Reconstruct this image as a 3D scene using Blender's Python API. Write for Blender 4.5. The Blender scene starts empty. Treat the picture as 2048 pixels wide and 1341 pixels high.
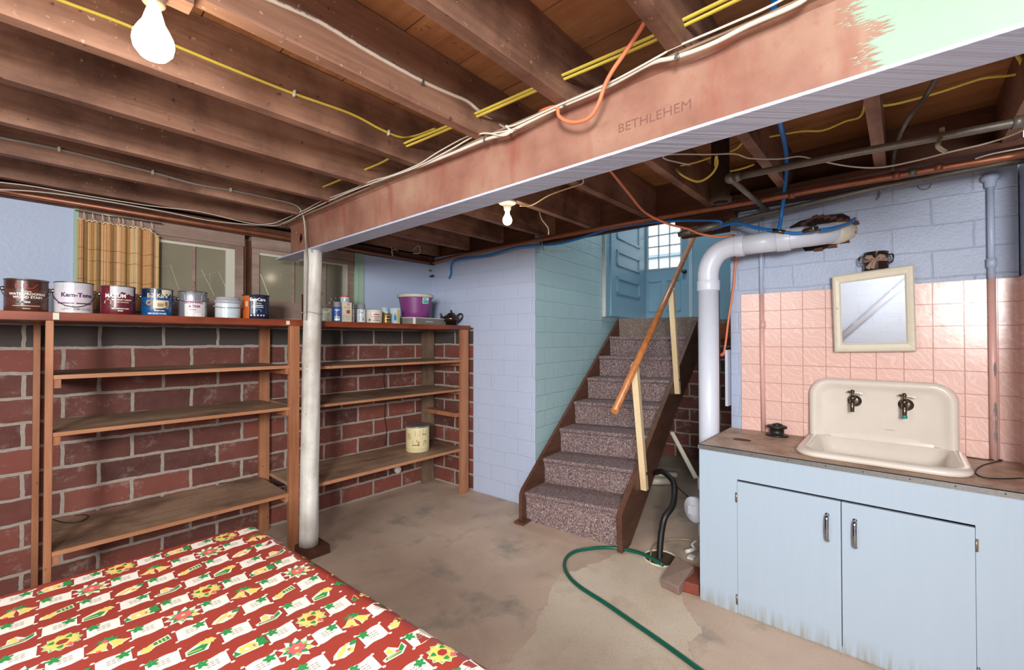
import bpy, bmesh, math, random
from mathutils import Vector, Matrix
random.seed(7)
SC = bpy.context.scene
COL = SC.collection
PI = math.pi

# ------------------------------------------------------------------ camera
F = Vector((0.74777, 0.66387, 0.01109)); RT = Vector((0.66392, -0.74781, -0.00078)); UP = Vector((-0.00777, -0.00794, 0.99994))
cam = bpy.data.cameras.new('camera'); cam.sensor_width = 36.0; cam.lens = 879.055/2048*36.0
cam.clip_start = 0.02; cam.clip_end = 200
co = bpy.data.objects.new('camera', cam); COL.objects.link(co)
M = Matrix((RT, UP, -F)).transposed().to_4x4(); M.translation = Vector((0, 0, 1.48))
co.matrix_world = M
SC.camera = co
SC.view_settings.view_transform = 'Standard'; SC.view_settings.look = 'None'
SC.view_settings.exposure = -0.12; SC.view_settings.gamma = 1.0; SC.view_settings.use_curve_mapping = False

# ------------------------------------------------------------------ world and lights
w = bpy.data.worlds.new('world'); SC.world = w; w.use_nodes = True
bg = w.node_tree.nodes['Background']; bg.inputs[0].default_value = (0.93, 0.96, 1.0, 1); bg.inputs[1].default_value = 3.0

def area(name, loc, target, size, power, color=(1, 1, 1), size_y=None):
    l = bpy.data.lights.new(name, 'AREA'); l.energy = power; l.color = color
    l.shape = 'RECTANGLE'; l.size = size; l.size_y = size_y or size
    o = bpy.data.objects.new(name, l); COL.objects.link(o); o.location = loc
    d = Vector(target) - Vector(loc); o.rotation_euler = d.to_track_quat('-Z', 'Y').to_euler()
    return o
sl = area('studio_light', (-1.65, -0.9, 2.0), (2.2, 1.9, 1.1), 0.7, 112, (1.0, 0.985, 0.97))
sl.data.spread = math.radians(122)
area('bounce_light', (-1.4, 1.6, 2.1), (2.6, 1.6, 0.6), 1.0, 30, (1.0, 0.98, 0.96))
area('rear_wall_fill', (-0.4, -0.2, 2.2), (-1.9, 0.6, 1.6), 0.6, 40, (0.98, 0.99, 1.0))  # added fill that lifts the wall reflected in the mirror
dn = area('floor_fill_light', (0.1, -0.7, 2.32), (0.9, 0.7, 0.0), 0.9, 30, (1.0, 0.985, 0.96)); dn.data.spread = math.radians(115)  # added fill aimed down to brighten the floor, no lamp hangs there
area('landing_fill_light', tuple(Vector((3.035, 2.42, 0))+Vector((1.7, -0.6, 4.1))), (4.2, 1.8, 1.6), 0.6, 24, (0.95, 0.98, 1.0))  # added fill brightening the stairwell, not a known landing lamp
area('floor_bounce_light', (-0.2, -0.5, 0.5), (1.2, 1.2, 2.6), 1.2, 7, (1.0, 0.96, 0.92))

def point(name, loc, power, color, r):
    l = bpy.data.lights.new(name, 'POINT'); l.energy = power; l.color = color; l.shadow_soft_size = r
    o = bpy.data.objects.new(name, l); COL.objects.link(o); o.location = loc
    return o

# ------------------------------------------------------------------ materials
def srgb(h):
    if isinstance(h, str):
        h = h.lstrip('#'); c = [int(h[i:i+2], 16)/255 for i in (0, 2, 4)]
    else: c = [x/255 for x in h]
    return tuple([(x/12.92 if x <= 0.04045 else ((x+0.055)/1.055)**2.4) for x in c] + [1.0])
class NT:
    def __init__(s, name):
        s.m = bpy.data.materials.new(name); s.m.use_nodes = True; s.t = s.m.node_tree
        s.b = s.t.nodes['Principled BSDF']; s.out = s.t.nodes['Material Output']
    def n(s, typ, **kw):
        x = s.t.nodes.new(typ)
        for k, v in kw.items():
            if hasattr(x, k): setattr(x, k, v)
            else: x.inputs[k.replace('_', ' ')].default_value = v
        return x
    def l(s, a, b): s.t.links.new(a, b)
    def coords(s, scale=(1, 1, 1), uv=False, rnd=True):
        tc = s.n('ShaderNodeTexCoord'); mp = s.n('ShaderNodeMapping'); mp.inputs['Scale'].default_value = scale
        src = tc.outputs['UV' if uv else 'Object']
        if rnd:
            oi = s.n('ShaderNodeObjectInfo'); m = s.n('ShaderNodeVectorMath', operation='SCALE'); cx = s.n('ShaderNodeCombineXYZ')
            for i in range(3): s.l(oi.outputs['Random'], cx.inputs[i])
            s.l(cx.outputs[0], m.inputs[0]); m.inputs['Scale'].default_value = 37.0
            a = s.n('ShaderNodeVectorMath', operation='ADD'); s.l(src, a.inputs[0]); s.l(m.outputs[0], a.inputs[1]); src = a.outputs[0]
        s.l(src, mp.inputs['Vector']); return mp.outputs[0]
    def noise(s, vec, scale, detail=4, rough=0.55, dist=0.0):
        x = s.n('ShaderNodeTexNoise'); x.inputs['Scale'].default_value = scale; x.inputs['Detail'].default_value = detail
        x.inputs['Roughness'].default_value = rough; x.inputs['Distortion'].default_value = dist
        s.l(vec, x.inputs['Vector']); return x.outputs['Fac']
    def ramp(s, fac, stops):
        x = s.n('ShaderNodeValToRGB'); e = x.color_ramp.elements
        while len(e) < len(stops): e.new(0.5)
        for i, (p, c) in enumerate(stops): e[i].position = p; e[i].color = c
        s.l(fac, x.inputs[0]); return x.outputs[0]
    def mix(s, fac, a, b, mode='MIX'):
        x = s.n('ShaderNodeMix', data_type='RGBA', blend_type=mode)
        for v, i in ((fac, 0), (a, 6), (b, 7)):
            if isinstance(v, (float, int)): x.inputs[i].default_value = v
            elif isinstance(v, tuple): x.inputs[i].default_value = v
            else: s.l(v, x.inputs[i])
        return x.outputs[2]
    def bump(s, h, strength=0.5, dist=0.01, prev=None):
        x = s.n('ShaderNodeBump'); x.inputs['Strength'].default_value = strength; x.inputs['Distance'].default_value = dist
        s.l(h, x.inputs['Height'])
        if prev: s.l(prev, x.inputs['Normal'])
        return x.outputs[0]
    def fin(s, col=None, rough=0.6, nrm=None, metal=0.0, spec=0.5):
        if col is not None:
            if isinstance(col, tuple): s.b.inputs['Base Color'].default_value = col
            else: s.l(col, s.b.inputs['Base Color'])
        if isinstance(rough, float): s.b.inputs['Roughness'].default_value = rough
        else: s.l(rough, s.b.inputs['Roughness'])
        s.b.inputs['Metallic'].default_value = metal; s.b.inputs['Specular IOR Level'].default_value = spec
        if nrm: s.l(nrm, s.b.inputs['Normal'])
        return s.m
def W_(v): return (v, v, v, 1)
def plain(name, c, rough=0.5, metal=0.0, var=0.12, sc=30, bump=0.0, spec=0.5):
    n = NT(name); v = n.coords(); f = n.noise(v, sc)
    c = srgb(c); d = tuple(x*(1-var*1.6) for x in c[:3]) + (1,)
    col = n.mix(f, c, d)
    nr = n.bump(n.noise(v, sc*3), 0.4, bump) if bump else None
    return n.fin(col, rough, nr, metal, spec)
def wood(name, c1, c2, c3=None, axis=0, rough=0.65, grain=22, stains=0.25, spec=0.3, specks=None, bump=0.002):
    n = NT(name); sc = [grain, grain, grain]; sc[axis] = grain*0.06
    v = n.coords(tuple(sc)); vb = n.coords((1, 1, 1))
    f = n.noise(v, 1.0, 6, 0.65, 0.6); g = n.noise(vb, 2.3, 5, 0.6)
    col = n.ramp(f, [(0.3, srgb(c1)), (0.72, srgb(c2))])
    dark = srgb(c3 or c1)
    m = n.ramp(g, [(0.42, W_(0)), (0.66, W_(stains*2))])
    col = n.mix(m, col, dark)
    if specks:
        h = n.noise(vb, 55, 2, 0.5); k = n.ramp(h, [(0.685, W_(0)), (0.72, W_(0.7))]); k3 = n.n('ShaderNodeMath', operation='MULTIPLY'); n.l(k, k3.inputs[0]); n.l(n.ramp(n.noise(vb, 1.3, 3), [(0.5, W_(0)), (0.62, W_(1))]), k3.inputs[1]); col = n.mix(k3.outputs[0], col, srgb(specks))
    k2 = n.ramp(n.noise(n.coords((30, 30, 30)), 1.0, 2), [(0.25, W_(0.75)), (0.31, W_(0))])
    col = n.mix(k2, col, dark)
    return n.fin(col, rough, n.bump(f, 0.5, bump), 0.0, spec)
M_joist = wood('joist wood', '#7b5746', '#ad8670', '#492f25', 0, 0.62, 16, 0.42, specks='#cdb49c')
M_board = wood('floorboard wood', '#94623f', '#bd8a5f', '#6b4128', 1, 0.6, 20, 0.25)
M_plate = wood('sill plate wood', '#4d2f22', '#6d4330', '#2d1a12', 1, 0.7, 18, 0.3)
M_shelf_edge = wood('shelf fir wood', '#9c6646', '#be8c68', '#7a4a33', 0, 0.5, 14, 0.15)
M_post = wood('post fir wood', '#8f5a3c', '#b98260', '#70442f', 2, 0.5, 14, 0.2)
M_shelf = wood('worn shelf board', '#8c6e5a', '#b99b80', '#5c4536', 0, 0.6, 10, 0.45)
M_top = wood('red stained board', '#6d2a15', '#9e4d2a', '#3c150b', 0, 0.35, 14, 0.3, 0.5)
M_back = wood('weathered grey post', '#6b5646', '#8f7862', '#4b3a2e', 2, 0.7, 14, 0.3)
M_string = wood('dark stringer wood', '#523529', '#6e4b3b', '#3c251b', 0, 0.45, 18, 0.2, specks='#a58268')
M_rail = wood('varnished handrail wood', '#9c5a2c', '#c58248', '#7c4420', 2, 0.35, 20, 0.1, 0.5)
M_pine = wood('pale pine', '#dfc398', '#f0dcb4', '#c79a63', 2, 0.5, 16, 0.08)
M_log = wood('whitewashed log', '#c9c5bb', '#efeee9', '#8a7c6c', 2, 0.55, 13, 0.3, bump=0.006)
M_window = wood('weathered window wood', '#8b7468', '#b09a8e', '#6a5548', 0, 0.65, 20, 0.3)
M_plumb = plain('white pvc', '#cfd6e4', 0.35, 0, 0.04)
M_pvc_old = plain('cream pvc', '#d8cfbc', 0.4)
M_copper = plain('copper', '#b07256', 0.42, 0.6, 0.35, 14, 0.0004)
M_galv = plain('galvanised steel', '#85827a', 0.45, 0.55, 0.25, 60, 0.0008)
M_iron = plain('rusty cast iron', '#4a352b', 0.75, 0.2, 0.3, 40, 0.003)
M_blue = plain('blue plastic pipe', '#1b72bf', 0.35, 0, 0.08)
M_yel = plain('yellow cable jacket', '#ead75c', 0.4, 0, 0.08)
M_orange = plain('orange cord jacket', '#df8058', 0.45, 0, 0.08)
M_red = plain('coral cord jacket', '#d9684f', 0.45, 0, 0.08)
M_white_c = plain('white cable jacket', '#d9d2c4', 0.45, 0, 0.15)
M_grey_c = plain('grey cable jacket', '#a8a297', 0.5, 0, 0.15)
M_black = plain('black rubber', '#1c1b1a', 0.45)
M_green = plain('green garden hose', '#0d5a48', 0.3, 0, 0.05)
M_clear = plain('cloudy vinyl tube', '#a39a7a', 0.25)
M_porc = plain('ivory porcelain', '#f0e9dc', 0.5)
M_steel = plain('worn steel', '#9a968f', 0.3, 0.9, 0.1)
M_chrome = plain('chrome', '#a9a9ae', 0.1, 1.0, 0.05)
M_oldbrass = plain('tarnished brass', '#6f6558', 0.25, 0.85, 0.3, 80)
M_white = plain('white plastic', '#e6e6e4', 0.4, 0, 0.05)
M_ivory = plain('ivory paint', '#dcd6c2', 0.35, 0, 0.1)
M_cab = None
def painted(name, c, rough=0.4, brick=True, bs=0.0035, stain=None, var=0.07, ft=0.0012, rot=False, nsc=42):
    n = NT(name); v = n.coords(uv=True, rnd=False); f = n.noise(v, 1.7, 5); f2 = n.noise(v, nsc, 4, 0.6)
    c = srgb(c); col = n.mix(f, tuple(x*(1-var) for x in c[:3])+(1,), tuple(min(1, x*(1+var)) for x in c[:3])+(1,))
    nr = None
    if brick:
        bt = n.n('ShaderNodeTexBrick'); wv = n.n('ShaderNodeVectorMath', operation='ADD')
        nz = n.n('ShaderNodeTexNoise'); nz.inputs['Scale'].default_value = 5.0; n.l(v, nz.inputs['Vector'])
        sb = n.n('ShaderNodeVectorMath', operation='SCALE'); sb.inputs['Scale'].default_value = 0.022; n.l(nz.outputs['Color'], sb.inputs[0])
        n.l(v, wv.inputs[0]); n.l(sb.outputs[0], wv.inputs[1]); n.l(wv.outputs[0], bt.inputs['Vector'])
        for k, x in (('Scale', 1.0), ('Brick Width', 0.318), ('Row Height', 0.1425), ('Mortar Size', 0.006), ('Mortar Smooth', 1.0)): bt.inputs[k].default_value = x
        bt.inputs['Color1'].default_value = W_(1); bt.inputs['Color2'].default_value = W_(0.8); bt.inputs['Mortar'].default_value = W_(0.2)
        nr = n.bump(bt.outputs['Color'], 0.8, bs)
        jm = n.ramp(bt.outputs['Fac'], [(0.0, W_(0)), (1.0, W_(0.10))])
        col = n.mix(jm, col, tuple(x*0.72 for x in c[:3])+(1,))
    nr = n.bump(f2, 0.9, ft*2.0, nr); nr = n.bump(n.noise(v, 9, 3), 0.6, 0.006 if brick else 0.002, nr)
    if stain:
        k = n.ramp(n.noise(v, 9, 6, 0.7), [(0.66, W_(0)), (0.74, W_(0.7))]); col = n.mix(k, col, srgb(stain))
    return n.fin(col, rough, nr)
M_lav = painted('lavender blue painted brick', '#b6c2da', 0.42)
M_cyan = painted('pale aqua painted brick', '#aecdd2', 0.4, bs=0.006)
M_sinkwall = painted('shaded blue painted brick', '#a3b0c8', 0.36, bs=0.004, ft=0.0022, nsc=70)  # greyer than the lavender paint: shading is put into the colour
M_winwall = painted('smooth lavender painted wall', '#b0bfd9', 0.5, brick=False)
M_stair_blue = painted('teal blue painted wood', '#86aec2', 0.4, brick=False, ft=0.0003)
M_mint = painted('mint green paint', '#9cb8a4', 0.45, brick=False, ft=0.0006)
M_flange = painted('lavender painted steel', '#b6bfd6', 0.4, brick=False, ft=0.003, nsc=30)
M_base = plain('off white paint', '#d8d8d0', 0.5)

def brick_mat():
    n = NT('red brick'); v = n.coords(uv=True, rnd=False)
    nz = n.n('ShaderNodeTexNoise'); nz.inputs['Scale'].default_value = 14.0; nz.inputs['Detail'].default_value = 4; n.l(v, nz.inputs['Vector'])
    sb = n.n('ShaderNodeVectorMath', operation='SCALE'); sb.inputs['Scale'].default_value = 0.017; n.l(nz.outputs['Color'], sb.inputs[0])
    wv = n.n('ShaderNodeVectorMath', operation='ADD'); n.l(v, wv.inputs[0]); n.l(sb.outputs[0], wv.inputs[1])
    bt = n.n('ShaderNodeTexBrick'); n.l(wv.outputs[0], bt.inputs['Vector'])
    for k, x in (('Scale', 1.0), ('Brick Width', 0.318), ('Row Height', 0.1425), ('Mortar Size', 0.0105), ('Mortar Smooth', 0.2), ('Bias', -0.1)): bt.inputs[k].default_value = x
    bt.inputs['Color1'].default_value = srgb('#81463b'); bt.inputs['Color2'].default_value = srgb('#492c28'); bt.inputs['Mortar'].default_value = srgb('#aea095')
    f = n.noise(v, 6, 6, 0.65)
    col = n.mix(n.ramp(f, [(0.35, W_(0)), (0.75, W_(0.45))]), bt.outputs['Color'], srgb('#86574c'))
    # pale efflorescence and lime smears
    sm = n.ramp(n.noise(v, 7, 9, 0.8), [(0.54, W_(0)), (0.74, W_(0.65))])
    col = n.mix(sm, col, srgb('#b9aca2'))
    # mortar stays on top
    mort = n.mix(n.noise(v, 40, 4), srgb('#b9ada1'), srgb('#8b8077'))
    col = n.mix(bt.outputs['Fac'], col, mort)
    # soldier course of dark brick above 1.443 m
    sx = n.n('ShaderNodeSeparateXYZ'); n.l(v, sx.inputs[0])
    gt = n.n('ShaderNodeMath', operation='GREATER_THAN'); gt.inputs[1].default_value = 1.5675; n.l(sx.outputs['Y'], gt.inputs[0])
    mul = n.n('ShaderNodeMath', operation='SUBTRACT'); n.l(gt.outputs[0], mul.inputs[0]); n.l(bt.outputs['Fac'], mul.inputs[1]); mul.use_clamp = True
    col = n.mix(mul.outputs[0], col, srgb('#4a423e'))
    hh = n.n('ShaderNodeMath', operation='SUBTRACT'); n.l(f, hh.inputs[0]); n.l(bt.outputs['Fac'], hh.inputs[1])
    return n.fin(col, 0.72, n.bump(hh.outputs[0], 0.8, 0.006), 0, 0.35)
M_brick = brick_mat()

def tile_mat():
    n = NT('pink swirled tile'); v = n.coords(uv=True, rnd=False)
    bt = n.n('ShaderNodeTexBrick', offset=0.0, offset_frequency=1); n.l(v, bt.inputs['Vector'])
    for k, x in (('Scale', 1.0), ('Brick Width', 0.117), ('Row Height', 0.117), ('Mortar Size', 0.0022), ('Mortar Smooth', 0.6), ('Bias', 0.0)): bt.inputs[k].default_value = x
    bt.inputs['Color1'].default_value = W_(0.0); bt.inputs['Color2'].default_value = W_(1.0); bt.inputs['Mortar'].default_value = W_(0.5)
    # swirls: distorted waves, offset differently on each tile
    cmb = n.n('ShaderNodeCombineXYZ'); n.l(bt.outputs['Color'], cmb.inputs[2])
    s5 = n.n('ShaderNodeVectorMath', operation='SCALE'); s5.inputs['Scale'].default_value = 4.0; n.l(cmb.outputs[0], s5.inputs[0])
    ad = n.n('ShaderNodeVectorMath', operation='ADD'); n.l(v, ad.inputs[0]); n.l(s5.outputs[0], ad.inputs[1])
    wt = n.n('ShaderNodeTexWave', wave_type='RINGS', rings_direction='Z'); n.l(ad.outputs[0], wt.inputs['Vector'])
    for k, x in (('Scale', 9.0), ('Distortion', 16.0), ('Detail', 4.0), ('Detail Scale', 0.9)): wt.inputs[k].default_value = x
    sw = n.ramp(wt.outputs['Fac'], [(0.2, srgb('#deb8ad')), (0.6, srgb('#dcb0a3')), (0.95, srgb('#e3c3b9'))])
    col = n.mix(bt.outputs['Fac'], sw, srgb('#c48f80'))
    st = n.ramp(n.noise(v, 7, 5, 0.7), [(0.62, W_(0)), (0.8, W_(0.35))]); col = n.mix(st, col, srgb('#b98a70'))
    inv = n.n('ShaderNodeMath', operation='SUBTRACT'); inv.inputs[0].default_value = 1.0; n.l(bt.outputs['Fac'], inv.inputs[1])
    nr = n.bump(inv.outputs[0], 0.7, 0.003); nr = n.bump(n.noise(v, 14, 2), 0.4, 0.002, nr)
    return n.fin(col, 0.22, nr)
M_tile = tile_mat()

def concrete(name, c1, c2, c3, c4, seed=0.0, gr=0.0015):
    n = NT(name); v = n.coords((1, 1, 1), rnd=False)
    off = n.n('ShaderNodeVectorMath', operation='ADD'); off.inputs[1].default_value = (seed, seed, 0); n.l(v, off.inputs[0]); v = off.outputs[0]
    a = n.noise(v, 1.6, 7, 0.6, 0.3); b = n.noise(v, 3.1, 6, 0.62); d = n.noise(v, 60, 4, 0.6)
    col = n.ramp(a, [(0.3, srgb(c1)), (0.5, srgb(c2)), (0.72, srgb(c3))])
    col = n.mix(n.ramp(b, [(0.53, W_(0)), (0.68, W_(0.8))]), col, srgb(c4))
    sp = n.ramp(n.noise(v, 130, 2), [(0.3, W_(0.35)), (0.42, W_(0))]); col = n.mix(sp, col, srgb('#6b5547'))
    return n.fin(col, 0.55, n.bump(d, 0.4, gr, n.bump(a, 0.3, 0.01)), 0, 0.35)
M_floor = concrete('worn brown concrete', '#b09a89', '#c2ab98', '#d0bba8', '#938a7e')
M_patch = concrete('pale concrete patch', '#c2b19d', '#cdbda9', '#d5c6b4', '#bba790', 5.0, 0.003)

def carpet_mat(name, a, b, c):
    n = NT(name); v = n.coords((1, 1, 0.55)); vo = n.n('ShaderNodeTexVoronoi'); vo.inputs['Scale'].default_value = 260.0; n.l(v, vo.inputs['Vector'])
    sx = n.n('ShaderNodeSeparateColor'); n.l(vo.outputs['Color'], sx.inputs[0])
    col = n.ramp(sx.outputs[0], [(0.0, srgb(a)), (0.45, srgb(b)), (0.85, srgb(c)), (1.0, srgb('#cfc4c2'))])
    dust = n.ramp(n.noise(n.coords(), 7, 4), [(0.45, W_(0)), (0.8, W_(0.25))]); col = n.mix(dust, col, srgb('#8d6c58'))
    return n.fin(col, 0.95, n.bump(sx.outputs[1], 0.9, 0.004), 0, 0.1)
M_carpet = carpet_mat('tweed carpet', '#4a3b3d', '#80696a', '#a89694')
M_carpet2 = carpet_mat('plain taupe carpet', '#7b6b62', '#86766c', '#93837a')

def cab_mat():
    n = NT('pale blue cabinet paint'); v = n.coords((1, 1, 1), rnd=False); vg = n.coords((60, 60, 2), rnd=False)
    g = n.noise(vg, 1.0, 4); col = n.mix(g, srgb('#a5b5c4'), srgb('#9fb0c0'))
    sx = n.n('ShaderNodeSeparateXYZ'); n.l(v, sx.inputs[0])
    # grime brushed on above the floor
    mr = n.n('ShaderNodeMapRange'); n.l(sx.outputs['Z'], mr.inputs[0]); mr.inputs[1].default_value = 0.0; mr.inputs[2].default_value = 0.1; mr.inputs[3].default_value = 1.0; mr.inputs[4].default_value = 0.0
    mm = n.n('ShaderNodeMath', operation='MULTIPLY'); n.l(mr.outputs[0], mm.inputs[0]); n.l(n.ramp(n.noise(n.coords((40, 40, 3), rnd=False), 1.0, 5), [(0.4, W_(0)), (0.7, W_(1))]), mm.inputs[1])
    col = n.mix(mm.outputs[0], col, srgb('#8a8266'))
    return n.fin(col, 0.42, n.bump(g, 0.2, 0.001), 0, 0.4)
M_cab = cab_mat()
def counter_mat():
    n = NT('worn brown laminate'); v = n.coords(rnd=False); a = n.noise(v, 5, 7, 0.7); b = n.noise(v, 34, 5, 0.7)
    col = n.ramp(a, [(0.35, srgb('#86695a')), (0.5, srgb('#ad8f7a')), (0.68, srgb('#c4aa95'))])
    col = n.mix(n.ramp(b, [(0.5, W_(0)), (0.75, W_(0.5))]), col, srgb('#75563f'))
    return n.fin(col, 0.5, n.bump(b, 0.2, 0.001))
M_counter = counter_mat()
def web_mat():
    n = NT('primer painted steel web'); v = n.coords(rnd=False)
    a = n.noise(v, 2.2, 6, 0.6); b = n.noise(v, 40, 5, 0.7); c = n.noise(n.coords((3, 3, 0.6), rnd=False), 3.0, 5)
    col = n.ramp(a, [(0.34, srgb('#7c5244')), (0.5, srgb('#946a59')), (0.68, srgb('#a5836f'))])
    col = n.mix(n.ramp(c, [(0.54, W_(0)), (0.7, W_(0.6))]), col, srgb('#8a4737'))
    col = n.mix(n.ramp(b, [(0.55, W_(0)), (0.75, W_(0.5))]), col, srgb('#8c5342'))
    sx = n.n('ShaderNodeSeparateXYZ'); n.l(v, sx.inputs[0])
    mr = n.n('ShaderNodeMapRange'); n.l(sx.outputs['Y'], mr.inputs[0]); mr.inputs[1].default_value = 1.4; mr.inputs[2].default_value = 3.0
    mk = n.n('ShaderNodeMath', operation='MULTIPLY'); n.l(mr.outputs[0], mk.inputs[0]); mk.inputs[1].default_value = 0.75
    col = n.mix(mk.outputs[0], col, srgb('#7d4a38'))
    return n.fin(col, 0.6, n.bump(b, 0.5, 0.002))
M_web = web_mat()
M_dusty = plain('dusty steel flange', '#9b7e66', 0.8, 0, 0.25, 20, 0.002)

def glass_mat(name, tint, rough, mixd):
    n = NT(name); n.t.nodes.remove(n.b)
    tr = n.n('ShaderNodeBsdfTransparent'); tr.inputs[0].default_value = (0.95, 0.97, 0.95, 1)
    gl = n.n('ShaderNodeBsdfGlossy'); gl.inputs['Roughness'].default_value = rough
    di = n.n('ShaderNodeBsdfDiffuse'); v = n.coords(); f = n.noise(v, 5, 5)
    n.l(n.mix(f, srgb(tint), tuple(x*1.25 for x in srgb(tint)[:3])+(1,)), di.inputs['Color'])
    fr = n.n('ShaderNodeFresnel'); fr.inputs[0].default_value = 1.5
    m1 = n.n('ShaderNodeMixShader'); m1.inputs[0].default_value = mixd; n.l(tr.outputs[0], m1.inputs[1]); n.l(di.outputs[0], m1.inputs[2])
    m2 = n.n('ShaderNodeMixShader'); n.l(fr.outputs[0], m2.inputs[0]); n.l(m1.outputs[0], m2.inputs[1]); n.l(gl.outputs[0], m2.inputs[2])
    n.l(m2.outputs[0], n.out.inputs[0]); return n.m
M_dirtyglass = glass_mat('dusty window glass', '#8f8975', 0.12, 0.75)
M_clearglass = glass_mat('clear glass', '#dfe6ea', 0.03, 0.06)
def emis(name, c, s):
    n = NT(name); n.t.nodes.remove(n.b); e = n.n('ShaderNodeEmission'); e.inputs[0].default_value = c; e.inputs[1].default_value = s
    n.l(e.outputs[0], n.out.inputs[0]); return n.m
M_bulb = emis('glowing bulb glass', (1.0, 0.86, 0.62, 1), 9.0)
def mirror_mat():
    n = NT('mirror silver'); v = n.coords(); f = n.noise(v, 12, 5, 0.7)
    return n.fin(srgb('#eceff2'), n.ramp(f, [(0.5, W_(0.02)), (0.8, W_(0.12))]), None, 1.0)
M_mirror = mirror_mat()
_pc = {}
def pc(c, rough=0.4, metal=0.0):
    k = (c, rough, metal)
    if k not in _pc: _pc[k] = plain('paint ' + c.strip('#'), c, rough, metal, 0.05)
    return _pc[k]

# ------------------------------------------------------------------ geometry helpers
class MB:
    """collects faces of one mesh"""
    def __init__(s): s.v = []; s.f = []; s.mi = []; s.sm = []; s.uv = {}
    def add(s, vs, fs, mi=0, smooth=False):
        o = len(s.v); s.v += [tuple(x) for x in vs]
        for f in fs: s.f.append(tuple(o+i for i in f)); s.mi.append(mi); s.sm.append(smooth)
        return s
    def box(s, a, b, mi=0):
        x0, y0, z0 = [min(a[i], b[i]) for i in range(3)]; x1, y1, z1 = [max(a[i], b[i]) for i in range(3)]
        vs = [(x0,y0,z0),(x1,y0,z0),(x1,y1,z0),(x0,y1,z0),(x0,y0,z1),(x1,y0,z1),(x1,y1,z1),(x0,y1,z1)]
        return s.add(vs, [(0,3,2,1),(4,5,6,7),(0,1,5,4),(1,2,6,5),(2,3,7,6),(3,0,4,7)], mi)
    def hexa(s, bot, top, mi=0):
        vs = list(bot)+list(top); n = len(bot)
        fs = [tuple(reversed(range(n))), tuple(range(n, 2*n))] + [(i, (i+1) % n, n+(i+1) % n, n+i) for i in range(n)]
        return s.add(vs, fs, mi)
    def prism(s, poly, d, mi=0):
        d = Vector(d); return s.hexa([Vector(p) for p in poly], [Vector(p)+d for p in poly], mi)
    def beam(s, p, q, w, h, up=(0, 0, 1), mi=0):
        p = Vector(p); q = Vector(q); d = (q-p).normalized(); u = Vector(up); r = d.cross(u).normalized(); u = r.cross(d)
        c = [r*w/2+u*h/2, -r*w/2+u*h/2, -r*w/2-u*h/2, r*w/2-u*h/2]
        return s.hexa([p+x for x in c], [q+x for x in c], mi)
    def tube(s, pts, r, seg=10, smooth=True, interp=True, mi=0, flat=1.0, caps=True):
        P = [Vector(p) for p in pts]
        if interp and len(P) > 2:
            out = []
            for i in range(len(P)-1):
                p0 = P[max(i-1, 0)]; p1 = P[i]; p2 = P[i+1]; p3 = P[min(i+2, len(P)-1)]
                for k in range(6):
                    t = k/6; out.append(0.5*((2*p1)+(p2-p0)*t+(2*p0-5*p1+4*p2-p3)*t*t+(3*p1-p0-3*p2+p3)*t**3))
            out.append(P[-1]); P = out
        R = r if isinstance(r, (list, tuple)) else None
        rings = []; nrm = None
        for i, p in enumerate(P):
            d = (P[min(i+1, len(P)-1)] - P[max(i-1, 0)])
            d = d.normalized() if d.length > 1e-9 else Vector((0, 0, 1))
            if nrm is None:
                nrm = d.orthogonal().normalized()
                if flat != 1.0:
                    z = Vector((0, 0, 1)); nrm = (z - d*z.dot(d)); nrm = nrm.normalized() if nrm.length > 1e-3 else d.orthogonal().normalized()
            else:
                nrm = (nrm - d*nrm.dot(d)).normalized()
            b = d.cross(nrm); rr = R[min(int(i*len(R)/len(P)), len(R)-1)] if R else r
            rings.append([p + nrm*math.cos(2*PI*k/seg)*rr + b*math.sin(2*PI*k/seg)*rr*flat for k in range(seg)])
        vs = [v for g in rings for v in g]; fs = []
        for i in range(len(rings)-1):
            for k in range(seg): fs.append((i*seg+k, i*seg+(k+1) % seg, (i+1)*seg+(k+1) % seg, (i+1)*seg+k))
        s.add(vs, fs, mi, smooth)
        if caps:
            o = len(s.v)-len(vs); s.f.append(tuple(o+k for k in reversed(range(seg)))); s.mi.append(mi); s.sm.append(False)
            e = o+(len(rings)-1)*seg; s.f.append(tuple(e+k for k in range(seg))); s.mi.append(mi); s.sm.append(False)
        return s
    def lathe(s, c, prof, seg=32, mi=0, axis=(0, 0, 1), smooth=True, a0=0.0, a1=2*PI):
        c = Vector(c); ax = Vector(axis).normalized(); u = ax.orthogonal().normalized() if abs(ax.z) < 0.999 else Vector((1, 0, 0)); v = ax.cross(u)
        full = abs(a1-a0-2*PI) < 1e-6; n = seg if full else seg+1
        vs = []; fs = []
        for (r, z) in prof:
            for k in range(n):
                a = a0+(a1-a0)*k/seg; vs.append(c+ax*z+u*math.cos(a)*r+v*math.sin(a)*r)
        for i in range(len(prof)-1):
            for k in range(seg):
                k2 = (k+1) % n; fs.append((i*n+k, i*n+k2, (i+1)*n+k2, (i+1)*n+k))
        return s.add(vs, fs, mi, smooth)
    def sphere(s, c, r, seg=16, rings=10, sc=(1, 1, 1), mi=0):
        vs = []; fs = []
        for i in range(rings+1):
            t = PI*i/rings
            for k in range(seg):
                a = 2*PI*k/seg; vs.append((c[0]+r*sc[0]*math.sin(t)*math.cos(a), c[1]+r*sc[1]*math.sin(t)*math.sin(a), c[2]+r*sc[2]*math.cos(t)))
        for i in range(rings):
            for k in range(seg): fs.append((i*seg+k, (i+1)*seg+k, (i+1)*seg+(k+1) % seg, i*seg+(k+1) % seg))
        return s.add(vs, fs, mi, True)
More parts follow.
